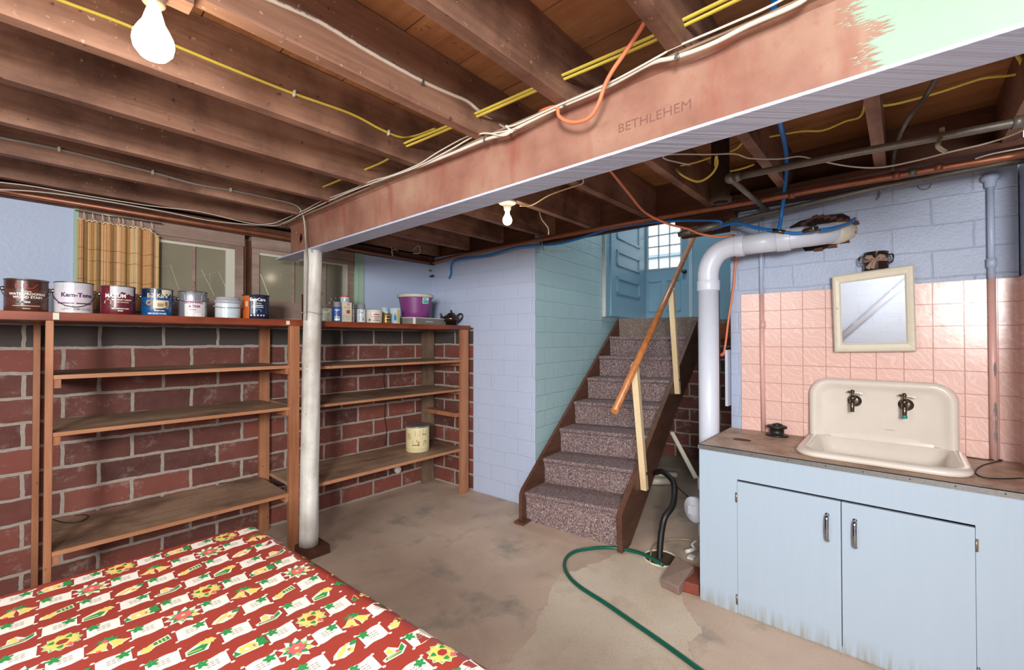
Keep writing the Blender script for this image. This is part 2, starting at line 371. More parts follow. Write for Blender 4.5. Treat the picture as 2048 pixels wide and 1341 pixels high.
    def build(s, name, mats, parent=None, bevel=0.0, uvf=None, kind=None, label=None, weld=False):
        if not isinstance(mats, (list, tuple)): mats = [mats]
        me = bpy.data.meshes.new(name)
        if parent is not None and parent.type == 'EMPTY': off = parent.location
        elif parent is not None: off = parent['_base']
        else:
            if kind == 'structure': off = Vector((0, 0, 0))
            else:
                xs = [v[0] for v in s.v]; ys = [v[1] for v in s.v]; zs = [v[2] for v in s.v]
                off = Vector(((min(xs)+max(xs))/2, (min(ys)+max(ys))/2, min(zs)))
        off = Vector(off)
        me.from_pydata([Vector(v)-off for v in s.v], [], s.f)
        for m in mats: me.materials.append(m)
        for p, mi, sm in zip(me.polygons, s.mi, s.sm): p.material_index = mi; p.use_smooth = sm
        bm = bmesh.new(); bm.from_mesh(me)
        if weld: bmesh.ops.remove_doubles(bm, verts=bm.verts, dist=1e-5)
        bmesh.ops.recalc_face_normals(bm, faces=bm.faces)
        bm.to_mesh(me); bm.free()
        if uvf:
            uvl = me.uv_layers.new(name='UVMap')
            for lp in me.loops:
                p = Vector(me.vertices[lp.vertex_index].co)+off; uvl.data[lp.index].uv = uvf(p)
        o = bpy.data.objects.new(name, me); COL.objects.link(o)
        if parent is None: o.location = off
        else: o.parent = parent
        o['_base'] = tuple(off)
        if bevel:
            b = o.modifiers.new('bevel', 'BEVEL'); b.width = bevel; b.segments = 2; b.limit_method = 'ANGLE'; b.angle_limit = math.radians(40)
        if kind: o['kind'] = kind
        if label: o['label'] = label
        return o
def tag(o, label, cat, group=None, kind=None):
    o['label'] = label; o['category'] = cat
    if group: o['group'] = group
    if kind: o['kind'] = kind
    return o
def thing(name, loc, label, cat, group=None):
    o = bpy.data.objects.new(name, None); o.empty_display_size = 0.1; COL.objects.link(o); o.location = loc
    return tag(o, label, cat, group)
def sroot(name, loc):
    o = bpy.data.objects.new(name, None); COL.objects.link(o); o.location = loc; o['kind'] = 'structure'; return o
_tm = {}
def text_geo(txt, size, bold=0.0):
    k = (txt, size, bold)
    if k not in _tm:
        cu = bpy.data.curves.new('lettering', 'FONT'); cu.body = txt; cu.size = size; cu.align_x = 'CENTER'; cu.align_y = 'CENTER'; cu.offset = bold; cu.resolution_u = 2
        ob = bpy.data.objects.new('lettering', cu); me = bpy.data.meshes.new_from_object(ob)
        _tm[k] = ([tuple(v.co) for v in me.vertices], [tuple(p.vertices) for p in me.polygons]); bpy.data.objects.remove(ob)
    return _tm[k]
def text_plane(mb, txt, size, org, ux, uy, mi=0, bold=0.0, sx=1.0):
    vs, fs = text_geo(txt, size, bold); org = Vector(org); ux = Vector(ux); uy = Vector(uy)
    mb.add([org+ux*v[0]*sx+uy*v[1] for v in vs], fs, mi)
def on_cyl(c, r, ang, x, z, taper=0.0):
    rr = r+taper*z; a = ang + x/r; return (c[0]+rr*math.cos(a), c[1]+rr*math.sin(a), c[2]+z)
def text_cyl(mb, txt, size, c, r, ang, x, z, mi=0, bold=0.0, sx=1.0, taper=0.0):
    vs, fs = text_geo(txt, size, bold); mb.add([on_cyl(c, r+0.0008, ang, x+v[0]*sx, z+v[1], taper) for v in vs], fs, mi)
def patch_cyl(mb, poly, c, r, ang, mi=0, off=0.0005, taper=0.0, sub=10):
    """rectangle x0,x1,z0,z1 or a convex polygon bent round a cylinder"""
    if len(poly) == 4 and not isinstance(poly[0], tuple):
        x0, x1, z0, z1 = poly
        vs = []; fs = []
        for i in range(sub+1):
            x = x0+(x1-x0)*i/sub; vs += [on_cyl(c, r+off, ang, x, z0, taper), on_cyl(c, r+off, ang, x, z1, taper)]
        for i in range(sub): fs.append((2*i, 2*i+2, 2*i+3, 2*i+1))
        mb.add(vs, fs, mi, True)
    else: mb.add([on_cyl(c, r+off, ang, x, z, taper) for x, z in poly], [tuple(range(len(poly)))], mi)

# ------------------------------------------------------------------ setting: floor, ceiling, walls
TH = math.radians(6.0); W0 = Vector((3.035, 2.42, 0))
EX = Vector((math.cos(TH), math.sin(TH), 0)); EY = Vector((-math.sin(TH), math.cos(TH), 0))
def SF(a, b, z): return W0 + EX*a + EY*b + Vector((0, 0, z))      # stair frame: a up the flight, b to the left
uv_x = lambda p: (p.x-0.035+3.18, p.z-0.017+0.1425)
uv_y = lambda p: (p.y, p.z+0.01)
def uv_s(p):
    q = p-W0; return (q.dot(EX)+3.0, p.z+0.01)
def uv_any(p): return (p.x+p.y, p.z)

MB().box((-1.9, -2.3, -0.12), (6.2, 4.0, 0.0)).build('floor', M_floor, kind='structure')
# paler screed poured over the old slab, with a ragged edge
bd = [(1.2, 1.05), (1.34, 1.26), (1.463, 1.343), (1.566, 1.373), (1.738, 1.39), (1.839, 1.454), (1.97, 1.49), (2.108, 1.572), (2.283, 1.624), (2.4, 1.57), (2.515, 1.548), (2.62, 1.5), (2.734, 1.504), (2.882, 1.336), (2.95, 1.2), (2.62, 1.0), (2.45, 0.9), (2.316, 0.76), (2.187, 0.8), (2.1, 0.74), (2.0, 0.72), (1.7, 0.45), (1.2, 0.3), (0.9, 0.6)]
poly = []
for i in range(len(bd)):
    a = Vector(bd[i]); b = Vector(bd[(i+1) % len(bd)]); n = max(2, int((b-a).length/0.018))
    for k in range(n):
        p = a.lerp(b, k/n); j = random.uniform(-0.009, 0.009); poly.append((p.x+j, p.y+random.uniform(-0.009, 0.009)))
m = MB(); m.add([(x, y, 0.0015) for x, y in poly], [tuple(range(len(poly)))])
m.build('floor', M_patch, kind='structure')

# subfloor boards seen from below, one mesh of planks running along y
m = MB(); x = -1.9
while x < 3.15:
    x1 = min(x+0.2575, 3.15); m.box((x+0.0025, -2.3, 2.605+random.uniform(0, .004)), (x1-0.0025, 4.0, 2.63)); x = x1
m.box((-1.9, -2.3, 2.63), (3.15, 4.0, 2.66))
m.build('ceiling', M_board, kind='structure')

# window wall (plane y = 3.76)
YW = 3.76
m = MB()
m.box((-1.9, YW, 0), (2.955, YW+0.25, 1.60)); m.build('wall_window_side_lower', M_brick, kind='structure', uvf=uv_x)
m = MB()
m.box((-1.9, YW, 1.60), (0.222, YW+0.25, 2.28)); m.box((2.142, YW, 1.60), (3.1, YW+0.25, 2.28))
m.box((0.222, YW+0.03, 1.55), (2.142, YW+0.25, 1.66)); m.box((0.222, YW+0.1, 2.25), (2.142, YW+0.25, 2.28))
m.build('wall_window_side_upper', M_winwall, kind='structure', uvf=uv_x)
m = MB(); m.box((-1.9, YW-0.03, 2.28), (3.1, YW+0.24, 2.36)); m.box((-1.9, YW+0.12, 2.36), (3.1, YW+0.2, 2.62)); m.build('trim_1', M_plate, kind='structure')
# middle wall between the shelves and the stairs
A = Vector((2.955, 3.76)); B = Vector((W0.x, W0.y)); d = (B-A)
def midwall(z0, z1, t0, t1, name, mt):
    p = A+d*t0; q = A+d*t1
    bot = [(p.x, p.y, z0), (q.x, q.y, z0), (q.x+0.3, q.y+0.05, z0), (p.x+0.3, p.y+0.05, z0)]
    mm = MB(); mm.hexa(bot, [(a, b, z1) for a, b, c in bot]); mm.build(name, mt, kind='structure', uvf=lambda P: (P.y+0.07, P.z-0.017+0.1425))
tm = (3.76-3.165)/(3.76-2.42)
midwall(0, 1.60, 0, tm, 'wall_middle_bare', M_brick); midwall(1.60, 2.36, 0, tm, 'wall_middle_upper', M_lav); midwall(0, 2.36, tm, 1.0, 'wall_middle', M_lav); midwall(2.36, 2.66, -0.2, 1.0, 'wall_middle_top', M_plate)
# stair side wall, pale aqua, runs on up the stairwell
m = MB()
def sbox(m, a0, a1, b0, b1, z0, z1, mi=0):
    m.hexa([SF(a0, b0, z0), SF(a1, b0, z0), SF(a1, b1, z0), SF(a0, b1, z0)], [SF(a0, b0, z1), SF(a1, b0, z1), SF(a1, b1, z1), SF(a0, b1, z1)], mi)
m.hexa([SF(0.0, 0, 0), SF(3.0, 0, 0), SF(3.0, 0.25, 0), SF(0.1, 0.25, 0)], [SF(0.0, 0, 4.3), SF(3.0, 0, 4.3), SF(3.0, 0.25, 4.3), SF(0.1, 0.25, 4.3)]); m.build('wall_stairs_left', M_cyan, kind='structure', uvf=uv_s)
# teal boarding above the landing on the same side, with its pale end
m = MB(); sbox(m, 1.45, 2.82, -0.035, -0.002, 1.745, 4.3); m.build('wall_landing_left', M_stair_blue, kind='structure', uvf=uv_s)
m = MB(); sbox(m, 1.432, 1.452, -0.037, -0.0, 1.745, 4.3); m.build('trim_2', M_base, kind='structure')
def panel(m, a0, a1, z0, z1, b, w=0.03):
    for (p, q, r, s_) in ((a0, a1, z0, z0+w), (a0, a1, z1-w, z1), (a0, a0+w, z0, z1), (a1-w, a1, z0, z1)): sbox(m, p, q, b-0.012, b, r, s_)
dl = sroot('door_2', SF(1.5, -0.036, 1.745))
m = MB(); sbox(m, 1.56, 2.66, -0.055, -0.036, 1.76, 3.9); m.build('leaf', M_stair_blue, dl, uvf=uv_s)
m = MB()
for z0, z1 in ((2.03, 2.24), (2.37, 2.56), (2.7, 3.0)): panel(m, 1.72, 2.5, z0, z1, -0.055)
m.build('panel_moulding', M_stair_blue, dl, uvf=uv_s)
# end wall of the stairwell round the outside door (a = 2.8)
def abox(m, a0, a1, b0, b1, z0, z1, mi=0): sbox(m, a0, a1, b0, b1, z0, z1, mi)
m = MB()
abox(m, 2.82, 3.05, -2.4, -0.66, 1.6, 4.3); abox(m, 2.82, 3.05, -0.66, 0.1, 3.75, 4.3); m.build('wall_landing_end', M_stair_blue, kind='structure', uvf=uv_any)
m = MB(); abox(m, 2.80, 2.86, -0.66, -0.615, 1.74, 3.75); abox(m, 2.80, 2.86, -0.66, 0.0, 3.72, 3.77); m.build('trim_3', pc('#b8d0da'), kind='structure')
dr = sroot('door_1', SF(2.84, -0.3, 1.74))
m = MB()
wb0, wb1, wz0, wz1 = -0.505, -0.06, 2.46, 3.08
abox(m, 2.84, 2.88, -0.615, wb0, 1.76, 3.72); abox(m, 2.84, 2.88, wb1, 0.0, 1.76, 3.72); abox(m, 2.84, 2.88, wb0, wb1, 1.76, wz0); abox(m, 2.84, 2.88, wb0, wb1, wz1, 3.72)
m.build('leaf', M_stair_blue, dr, uvf=uv_any)
m = MB()
for b0, b1 in ((-0.24, -0.06), (-0.5, -0.32)):
    for (p, q, r, s_) in ((b0, b1, 1.87, 1.885), (b0, b1, 2.285, 2.3), (b0, b0+0.014, 1.87, 2.3), (b1-0.014, b1, 1.87, 2.3)): abox(m, 2.828, 2.842, p, q, r, s_)
m.build('panel_moulding', M_stair_blue, dr, uvf=uv_any)
m = MB()
for k in range(4): b = wb0+(wb1-wb0)*k/3; abox(m, 2.835, 2.86, b-0.009, b+0.009, wz0, wz1)
for k in range(5): z = wz0+(wz1-wz0)*k/4; abox(m, 2.835, 2.86, wb0, wb1, z-0.009, z+0.009)
m.build('window_grille', pc('#d6e0e4'), dr)
m = MB(); abox(m, 2.862, 2.866, wb0, wb1, wz0, wz1); m.build('window_pane', M_clearglass, dr)
m = MB(); m.lathe(SF(2.84, -0.552, 2.39), [(0.0, 0.062), (0.018, 0.06), (0.027, 0.048), (0.026, 0.034), (0.011, 0.026), (0.011, 0.006), (0.03, 0.004), (0.03, 0.0)], 20, axis=-EX); m.build('knob', M_oldbrass, dr)
# upper landing floor, its ledge and the brickwork below it
m = MB(); sbox(m, 1.86, 2.84, -1.02, 0.0, 1.62, 1.735); sbox(m, 1.92, 2.84, -2.4, -1.02, 1.55, 1.70); m.build('floor_landing', M_carpet2, kind='structure')
m = MB(); sbox(m, 1.90, 1.96, -2.4, -0.98, 1.49, 1.655); m.build('trim_4', wood('orange beam wood', '#8c4a2a', '#b0643a', '#5d2f1c', 1), kind='structure')
m = MB(); sbox(m, 1.98, 2.2, -2.4, 0.0, 0, 1.62); m.build('wall_below_landing', M_brick, kind='structure', uvf=lambda p: ((p-W0).dot(EY)+5.1, p.z+0.01))
m = MB(); m.hexa([SF(1.86, -2.3, 0), SF(1.99, -2.3, 0), SF(1.99, 0, 0), SF(1.78, 0, 0)], [SF(1.93, -2.3, 0.12), SF(1.99, -2.3, 0.14), SF(1.99, 0, 0.14), SF(1.95, 0, 0.12)]); m.build('trim_5', concrete('rubble footing', '#5f5348', '#776a5c', '#8d8070', '#6d6052'), kind='structure')
m = MB(); sbox(m, 0.4, 3.05, -2.6, -2.4, 0, 4.3); m.build('wall_stairs_right', M_stair_blue, kind='structure', uvf=uv_any)
m = MB(); m.hexa([(3.15, -0.6, 4.3), (6.4, -0.6, 4.3), (6.4, 3.6, 4.3), (3.15, 3.6, 4.3)], [(3.15, -0.6, 4.4), (6.4, -0.6, 4.4), (6.4, 3.6, 4.4), (3.15, 3.6, 4.4)]); m.build('ceiling_stairwell', M_base, kind='structure')
m = MB(); m.box((3.13, -0.43, 2.66), (3.25, 3.2, 4.3)); m.build('wall_stairwell_front', M_stair_blue, kind='structure', uvf=uv_any)
# header at the edge of the stair opening
m = MB(); m.box((3.11, -0.43, 2.335), (3.16, 2.46, 2.62)); m.box((2.93, -0.43, 2.34), (3.24, 0.9, 2.37)); m.build('trim_6', M_plate, kind='structure')

m = MB(); m.box((3.28, 0.83, 2.236), (3.32, 1.225, 2.31)); m.box((3.16, 0.83, 2.31), (3.32, 1.225, 2.35)); m.build('trim_12', M_plate, kind='structure')
# sink wall (plane x = 3.25) and the return at the right
XS = 3.25
m = MB(); m.box((XS, -0.43, 0), (XS+0.22, 0.878, 2.34)); sw = m.build('wall_sink', M_sinkwall, kind='structure', uvf=lambda p: (p.y+0.11, p.z+0.03))
m = MB(); m.box((2.75, -2.3, 0), (3.47, -0.435, 2.36)); m.build('wall_return', M_sinkwall, kind='structure', uvf=uv_any)
m = MB(); m.box((XS-0.008, -0.43, 0.86), (XS, 0.8135, 1.785)); m.box((2.76, -0.4349, 0.86), (XS-0.008, -0.427, 1.785))
m.build('wall_tiles', M_tile, kind='structure', uvf=lambda p: ((0.8135-p.y+1.17) if p.y > -0.43 or p.x > 3.2 else (p.x+0.05), p.z-1.785+1.17*2))
# ragged hole broken in the wall round the drain pipe: a flat dark face paints its shade, with broken brick edges
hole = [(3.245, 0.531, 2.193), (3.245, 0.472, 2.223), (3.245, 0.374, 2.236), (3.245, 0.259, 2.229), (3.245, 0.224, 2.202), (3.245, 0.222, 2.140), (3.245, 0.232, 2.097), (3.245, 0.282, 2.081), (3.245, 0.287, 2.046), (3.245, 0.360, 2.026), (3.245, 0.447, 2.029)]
m = MB(); m.add(hole, [tuple(range(len(hole)))]); m.build('wall_hole', plain('shaded broken brick', '#2a1a15', 0.9, 0, 0.4, 60, 0.01), kind='structure')
m = MB()
for i in range(9):
    t = i/8; y = 0.47-0.24*t; z = 2.19+0.03*math.sin(t*5)+random.uniform(-.006, .006)
    m.hexa([(3.236, y, z), (3.236, y-0.034, z+0.006), (3.249, y-0.034, z+0.006), (3.249, y, z)], [(3.238, y-0.004, z+0.02), (3.24, y-0.03, z+0.028), (3.249, y-0.03, z+0.03), (3.249, y, z+0.024)])
for y, z in ((0.225, 2.15), (0.24, 2.1), (0.27, 2.05), (0.33, 2.03), (0.4, 2.02)):
    m.hexa([(3.235, y, z), (3.235, y-0.045, z+0.004), (3.249, y-0.045, z), (3.249, y, z)], [(3.237, y, z+0.018), (3.238, y-0.04, z+0.022), (3.249, y-0.04, z+0.02), (3.249, y, z+0.02)])
m.build('wall_hole_rubble', plain('broken clay', '#73463a', 0.85, 0, 0.35, 60, 0.006), kind='structure', uvf=uv_any)
# unseen end of the room
m = MB(); m.box((-2.05, -2.3, 0), (-1.9, 4.0, 2.62)); m.build('wall_left', painted('white blue painted brick', '#d3dfec', 0.5), kind='structure', uvf=uv_y)
m = MB(); m.box((-2.05, -2.45, 0), (3.47, -2.3, 2.62)); m.build('wall_back', M_lav, kind='structure', uvf=uv_x)
m = MB(); m.box((4.4, -2.45, 0), (4.5, 0.3, 2.6)); m.box((3.4, 0.0, 0), (4.5, 0.06, 4.3)); m.build('wall_under_landing_right', M_brick, kind='structure', uvf=uv_any)
t = MB().tube([(-1.85, -0.6, 2.42), (-1.85, 1.0, 0.71)], 0.045, 16, interp=False).build('waste_pipe', M_plumb)
tag(t, 'thick white pipe sloping across the painted wall behind the camera, seen in the mirror', 'pipe')
# neighbour's grey-blue eave beyond the outside door
m = MB(); sbox(m, 5.2, 5.4, -3.0, 2.0, 3.02, 3.12); m.build('trim_11', pc('#9fb2c4'), kind='structure')

# ------------------------------------------------------------------ ceiling joists
JN = ['ceiling joist nearest the corner of the picture, far from the window wall', ]
jy = [-0.34, 0.10, 0.53, 0.96, 1.392, 1.856, 2.30, 2.748, 3.20, 3.665]
jl = {0.10: 'rough brown joist crossing behind the steel beam at the far right, above the sink',
      0.53: 'rough brown joist just right of the orange cord, above the pink tiles', 0.96: 'rough brown joist where the orange cord bends round the beam',
      1.392: 'rough brown joist carrying the printed white cable along its side', 1.856: 'joist with the yellow cable stapled along its side, behind the big bulb',
      2.30: 'pale speckled joist, next towards the windows from the one with the yellow cable', 2.748: 'smooth joist between the speckled joist and the one with the grey cable',
      3.20: 'narrow looking joist with the grey cable stapled along it', 3.665: 'joist closest to the windows, right over the copper pipe'}
for y in jy:
    m = MB(); y0, y1 = y-0.046, y
    xe = 3.11 if y < 2.5 else 2.93
    n = 14; bot = []; random.seed(int(y*100)+500)
    xs = [-1.88+(xe+1.88)*i/n for i in range(n+1)]
    dz = [random.uniform(-0.002, 0.002) for _ in xs]
    for i in range(n):
        m.hexa([(xs[i], y0, 2.361+dz[i]), (xs[i+1], y0, 2.361+dz[i+1]), (xs[i+1], y1, 2.361+dz[i+1]), (xs[i], y1, 2.361+dz[i])], [(xs[i], y0, 2.604), (xs[i+1], y0, 2.604), (xs[i+1], y1, 2.604), (xs[i], y1, 2.604)])
    o = m.build('ceiling_joist', M_joist, weld=True)
    tag(o, jl.get(y, 'rough brown joist passing overhead beyond the right edge of the picture'), 'joist', 'ceiling joists')
# blocking between joists above the sink side
# ------------------------------------------------------------------ steel beam
bt = thing('steel_beam', (1.393, 1.6, 2.105), 'long steel beam with brown primed web and lavender painted bottom flange, carried by the white log post', 'beam')
m = MB(); m.box((1.33, -0.42, 2.105), (1.457, 3.64, 2.115)); m.build('bottom_flange', M_flange, bt, uvf=uv_any, bevel=0.002)
m = MB()
hc = (3.33, 2.235); N = 28; y0, y1, z0, z1 = -0.42, 3.5, 2.115, 2.352
for xx in (1.389, 1.397):
    pass
ring = [(hc[0]+0.036*math.cos(2*PI*k/N), hc[1]+0.036*math.sin(2*PI*k/N)) for k in range(N)]
sq = []
for k in range(N):
    a = 2*PI*k/N; c, s_ = math.cos(a), math.sin(a); f = 0.1/max(abs(c), abs(s_)); sq.append((hc[0]+c*f, hc[1]+s_*f))
for xx in (1.389, 1.397):
    vs = [(xx, a, b) for a, b in ring]+[(xx, a, b) for a, b in sq]; m.add(vs, [(k, (k+1) % N, N+(k+1) % N, N+k) for k in range(N)])
m.add([(xx, a, b) for xx in (1.389, 1.397) for a, b in ring], [(k, (k+1) % N, N+(k+1) % N, N+k) for k in range(N)])
for a0, a1, b0, b1 in ((hc[0]+0.1, y1, z0, z1), (hc[0]-0.1, hc[0]+0.1, z0, hc[1]-0.1), (hc[0]-0.1, hc[0]+0.1, hc[1]+0.1, z1), (y0, hc[0]-0.1, z0, z1)):
    m.box((1.389, a0, b0), (1.397, a1, b1))
m.build('web', M_web, bt)
m = MB(); m.box((1.332, -0.42, 2.352), (1.455, 3.5, 2.3605)); m.build('top_flange', M_dusty, bt)
# fillets between web and flanges
m = MB()
for sx in (-1, 1):
    xa = 1.389 if sx < 0 else 1.397
    m.prism([(xa, -0.42, 2.115), (xa+sx*0.014, -0.42, 2.115), (xa+sx*0.004, -0.42, 2.119), (xa, -0.42, 2.13)], (0, 3.92, 0))
    m.prism([(xa, -0.42, 2.352), (xa+sx*0.03, -0.42, 2.352), (xa+sx*0.01, -0.42, 2.345), (xa, -0.42, 2.33)], (0, 3.92, 0))
m.build('fillet', M_web, bt)
# old mint paint left on the web, ending in dry brush strokes
m = MB(); random.seed(3)
nb = 46; m2y = -0.42
for i in range(nb):
    za = 2.117+0.235*i/nb; zb = 2.117+0.235*(i+1)/nb; t = (za-2.117)/0.235
    e = 0.02 + 0.035*math.sin(t*3.2) + 0.075*max(0, t-0.55)*2 + (0.03 if 0.42 < t < 0.62 else 0)*-1
    for k in range(2):
        e2 = e+random.uniform(-0.012, 0.022)
        zz0 = za+(zb-za)*k/2; zz1 = za+(zb-za)*(k+1)/2
        m.add([(1.3885, m2y, zz0), (1.3885, e2-0.012, zz0), (1.3885, e2, (zz0+zz1)/2), (1.3885, e2-0.008, zz1), (1.3885, m2y, zz1)], [(0, 1, 2, 3, 4)])
        if random.random() < 0.35:
            e3 = e2+random.uniform(0.006, 0.02); m.add([(1.3885, e3, zz0), (1.3885, e3+random.uniform(.006, .02), (zz0+zz1)/2), (1.3885, e3, zz1)], [(0, 1, 2)])
m.build('old_paint', M_mint, bt, uvf=uv_any, label='mint green paint with a ragged brushed edge')
m = MB(); text_plane(m, 'BETHLEHEM', 0.045, (1.3882, 0.61, 2.215), (0, -1, 0), (0, 0, 1), sx=1.05)
m.build('rolled_lettering', plain('rolled lettering', '#80564a', 0.6), bt, label='faint raised rolling mark')
m = MB()
for y, z in ((3.40, 2.29), (3.26, 2.2), (3.25, 2.27)): m.sphere((1.388, y, z), 0.007, 8, 6)
m.build('rivet', M_steel, bt)

# ------------------------------------------------------------------ log post
m = MB(); random.seed(11); vs = []; fs = []; n = 30; K = 28
for i in range(n+1):
    z = 0.06+(2.105-0.06)*i/n; r0 = 0.0615-0.004*i/n
    for k in range(K):
        a = 2*PI*k/K; r = r0+0.0018*math.sin(3*a+z*2)+0.0012*math.sin(7*a-z*9)
        for (ka, kz, kh) in ((4.0, 1.62, .012), (3.6, 0.85, .009), (4.5, 1.98, .012), (4.2, 0.35, .009), (3.3, 1.35, .01)):
            dd = ((a-ka)*0.062)**2+((z-kz)*0.6)**2; r += kh*math.exp(-dd/0.0007)
        vs.append((1.364+0.010*(z-1)+r*math.cos(a), 3.088+r*math.sin(a)+0.002*math.sin(z*2), z))
for i in range(n):
    for k in range(K): fs.append((i*K+k, i*K+(k+1) % K, (i+1)*K+(k+1) % K, (i+1)*K+k))
m.add(vs, fs, 0, True); m.add([vs[k] for k in range(K)], [tuple(range(K))]); m.add([vs[n*K+k] for k in range(K)], [tuple(range(K))])
lp = thing('log_post', (1.364, 3.088, 0), 'round whitewashed log post holding up the steel beam in front of the shelves', 'post')
m.build('trunk', M_log, lp, weld=True)
m = MB(); m.hexa([(1.285, 2.985, 0), (1.46, 2.985, 0), (1.46, 3.158, 0), (1.285, 3.158, 0)], [(1.287, 2.987, 0.062), (1.457, 2.989, 0.06), (1.457, 3.156, 0.06), (1.287, 3.156, 0.062)]); m.build('base_block', M_plate, lp, bevel=0.004)

# ------------------------------------------------------------------ wall shelving
sh = thing('storage_shelves', (1.4, 3.45, 0), 'built-in wooden wall shelves with a red stained top board along the brick wall', 'shelves')
m = MB(); m.box((-1.2, 3.16, 1.578), (1.33, 3.745, 1.621)); m.build('top_board', M_top, sh, bevel=0.002)
m = MB(); m.box((1.332, 3.16, 1.578), (2.945, 3.745, 1.619)); m.build('top_board', M_top, sh, bevel=0.002)
def post(x0, x1, y0, y1, z1, mt, z0=0.0):
    mm = MB(); mm.box((x0, y0, z0), (x1, y1, z1)); mm.build('post', mt, sh, bevel=0.002)
post(0.094, 0.122, 3.162, 3.235, 1.578, M_post); post(0.062, 0.09, 3.66, 3.74, 1.578, M_post)
post(1.252, 1.318, 3.162, 3.20, 1.578, M_post); post(1.246, 1.316, 3.70, 3.74, 1.578, M_post)
post(2.834, 2.925, 3.162, 3.20, 1.578, M_post); post(2.79, 2.93, 3.70, 3.74, 1.578, M_back)
for z0, z1, mt in ((1.284, 1.305, M_shelf), (0.998, 1.018, M_shelf), (0.404, 0.426, M_shelf)):
    m = MB(); m.box((0.123, 3.176, z0), (1.25, 3.735, z1)); m.build('shelf', mt, sh)
    m = MB(); m.box((0.123, 3.163, z0), (1.25, 3.176, z1)); m.build('shelf_edge', M_shelf_edge, sh)
for z0, z1 in ((1.268, 1.288), (0.99, 1.009), (0.418, 0.442)):
    m = MB(); m.box((1.32, 3.176, z0), (2.868, 3.735, z1)); m.build('shelf', M_shelf, sh)
    m = MB(); m.box((1.32, 3.163, z0), (2.868, 3.176, z1)); m.build('shelf_edge', M_shelf_edge, sh)
def cleat(x0, x1, z0, z1, y0=3.17, y1=3.70):
    mm = MB(); mm.box((x0, y0, z0), (x1, y1, z1)); mm.build('cleat', M_post, sh, bevel=0.001)
for z in (1.284, 0.998, 0.404):
    cleat(0.122, 0.15, z-0.045, z-0.001); cleat(1.228, 1.251, z-0.04, z-0.001)
for z in (1.268, 0.99, 0.418): cleat(2.868, 2.888, z-0.045, z-0.001)
cleat(2.80, 2.90, 0.735, 0.775, 3.205, 3.70)
for pb in ((0.118, 0.140, 1.583, 1.617), (1.226, 1.248, 1.586, 1.612)):
    m = MB(); m.box((pb[0], 3.156, pb[2]), (pb[1], 3.161, pb[3])); m.build('mending_plate', M_ivory, sh)

# ------------------------------------------------------------------ windows
def window(name, x0, x1, munt, y=YW):
    r = sroot(name, ((x0+x1)/2, y, 1.66)); zt, zb = 2.285, 1.66; pz0, pz1 = 1.79, 2.165
    m = MB(); m.box((x0, y-0.012, pz1+0.03), (x1, y+0.05, zt)); m.box((x0, y-0.012, zb), (x1, y+0.05, pz0-0.06))
    m.build('frame', M_window, r, bevel=0.002)
    m = MB(); s_ = 0.062; yy = y+0.004
    m.box((x0+0.002, yy, pz0-0.06), (x0+s_, yy+0.035, pz1+0.04)); m.box((x1-s_, yy, pz0-0.06), (x1-0.002, yy+0.035, pz1+0.04))
    m.box((x0+s_, yy, pz1), (x1-s_, yy+0.035, pz1+0.04)); m.box((x0+s_, yy, pz0-0.06), (x1-s_, yy+0.035, pz0)); m.build('sash', M_window, r, bevel=0.003)
    m = MB()
    for a in munt: m.box((a-0.009, yy+0.003, pz0), (a+0.009, yy+0.03, pz1))
    m.build('muntin', M_window, r)
    m = MB(); m.box((x0+s_, yy+0.016, pz0), (x1-s_, yy+0.019, pz1)); g = m.build('pane', M_dirtyglass, r)
    return r
def glass_marks(r, y):  # pale streaks paint scratch reflections on the glass; triangles are paper decor
    m = MB(); random.seed(21)
    for (x0, z0, x1, z1, w_) in GM[r.name]: m.add([(x0-w_, y, z0), (x0+w_, y, z0), (x1+w_, y, z1), (x1-w_, y, z1)], [(0, 1, 2, 3)])
    if r.name == 'window_2':
        for x, z, f in ((1.83, 1.80, 1), (1.868, 1.81, 1), (1.905, 1.80, 1), (1.845, 1.85, -1), (1.885, 1.862, -1), (1.925, 1.865, -1), (1.935, 1.81, 1)): m.add([(x-0.009, y, z), (x+0.009, y, z), (x+0.002, y, z+0.028*f)], [(0, 1, 2)])
    m.build('glass_marks', pc('#c9c3ae'), r)
GM = {'window_1': [(0.70, 2.0, 0.75, 1.83, .0012), (0.64, 1.98, 0.70, 2.0, .0008), (0.88, 1.99, 0.96, 1.81, .0018), (0.85, 1.93, 1.01, 2.0, .001), (0.99, 1.98, 1.03, 1.88, .0015), (0.93, 1.97, 0.935, 1.85, .0008), (0.66, 2.08, 0.69, 2.07, .0012)], 'window_2': [(1.27, 2.0, 1.33, 1.84, .004), (1.42, 2.02, 1.423, 2.0, .001)]}
window('window_1', 0.245, 1.15, (0.545, 0.832)); window('window_2', 1.197, 2.053, (1.516, 1.784))
for wn in ('window_1', 'window_2'): glass_marks(bpy.data.objects[wn], YW+0.0185)
m = MB(); m.box((1.15, YW-0.006, 1.66), (1.162, YW+0.03, 2.245)); m.box((1.184, YW-0.006, 1.66), (1.197, YW+0.03, 2.245)); m.box((1.162, YW+0.02, 1.66), (1.184, YW+0.04, 2.25)); m.build('trim_7', M_plate, kind='structure')
m = MB(); m.box((0.222, YW-0.014, 1.62), (0.245, YW+0.06, 2.28)); m.box((2.053, YW-0.014, 1.62), (2.142, YW+0.06, 2.28)); m.box((2.07, YW-0.02, 1.62), (2.085, YW-0.014, 2.27)); m.build('trim_8', M_mint, kind='structure', uvf=uv_any)
m = MB(); m.box((0.245, YW-0.03, 1.622), (2.053, YW+0.0, 1.664)); m.build('trim_9', M_window, kind='structure', bevel=0.003)
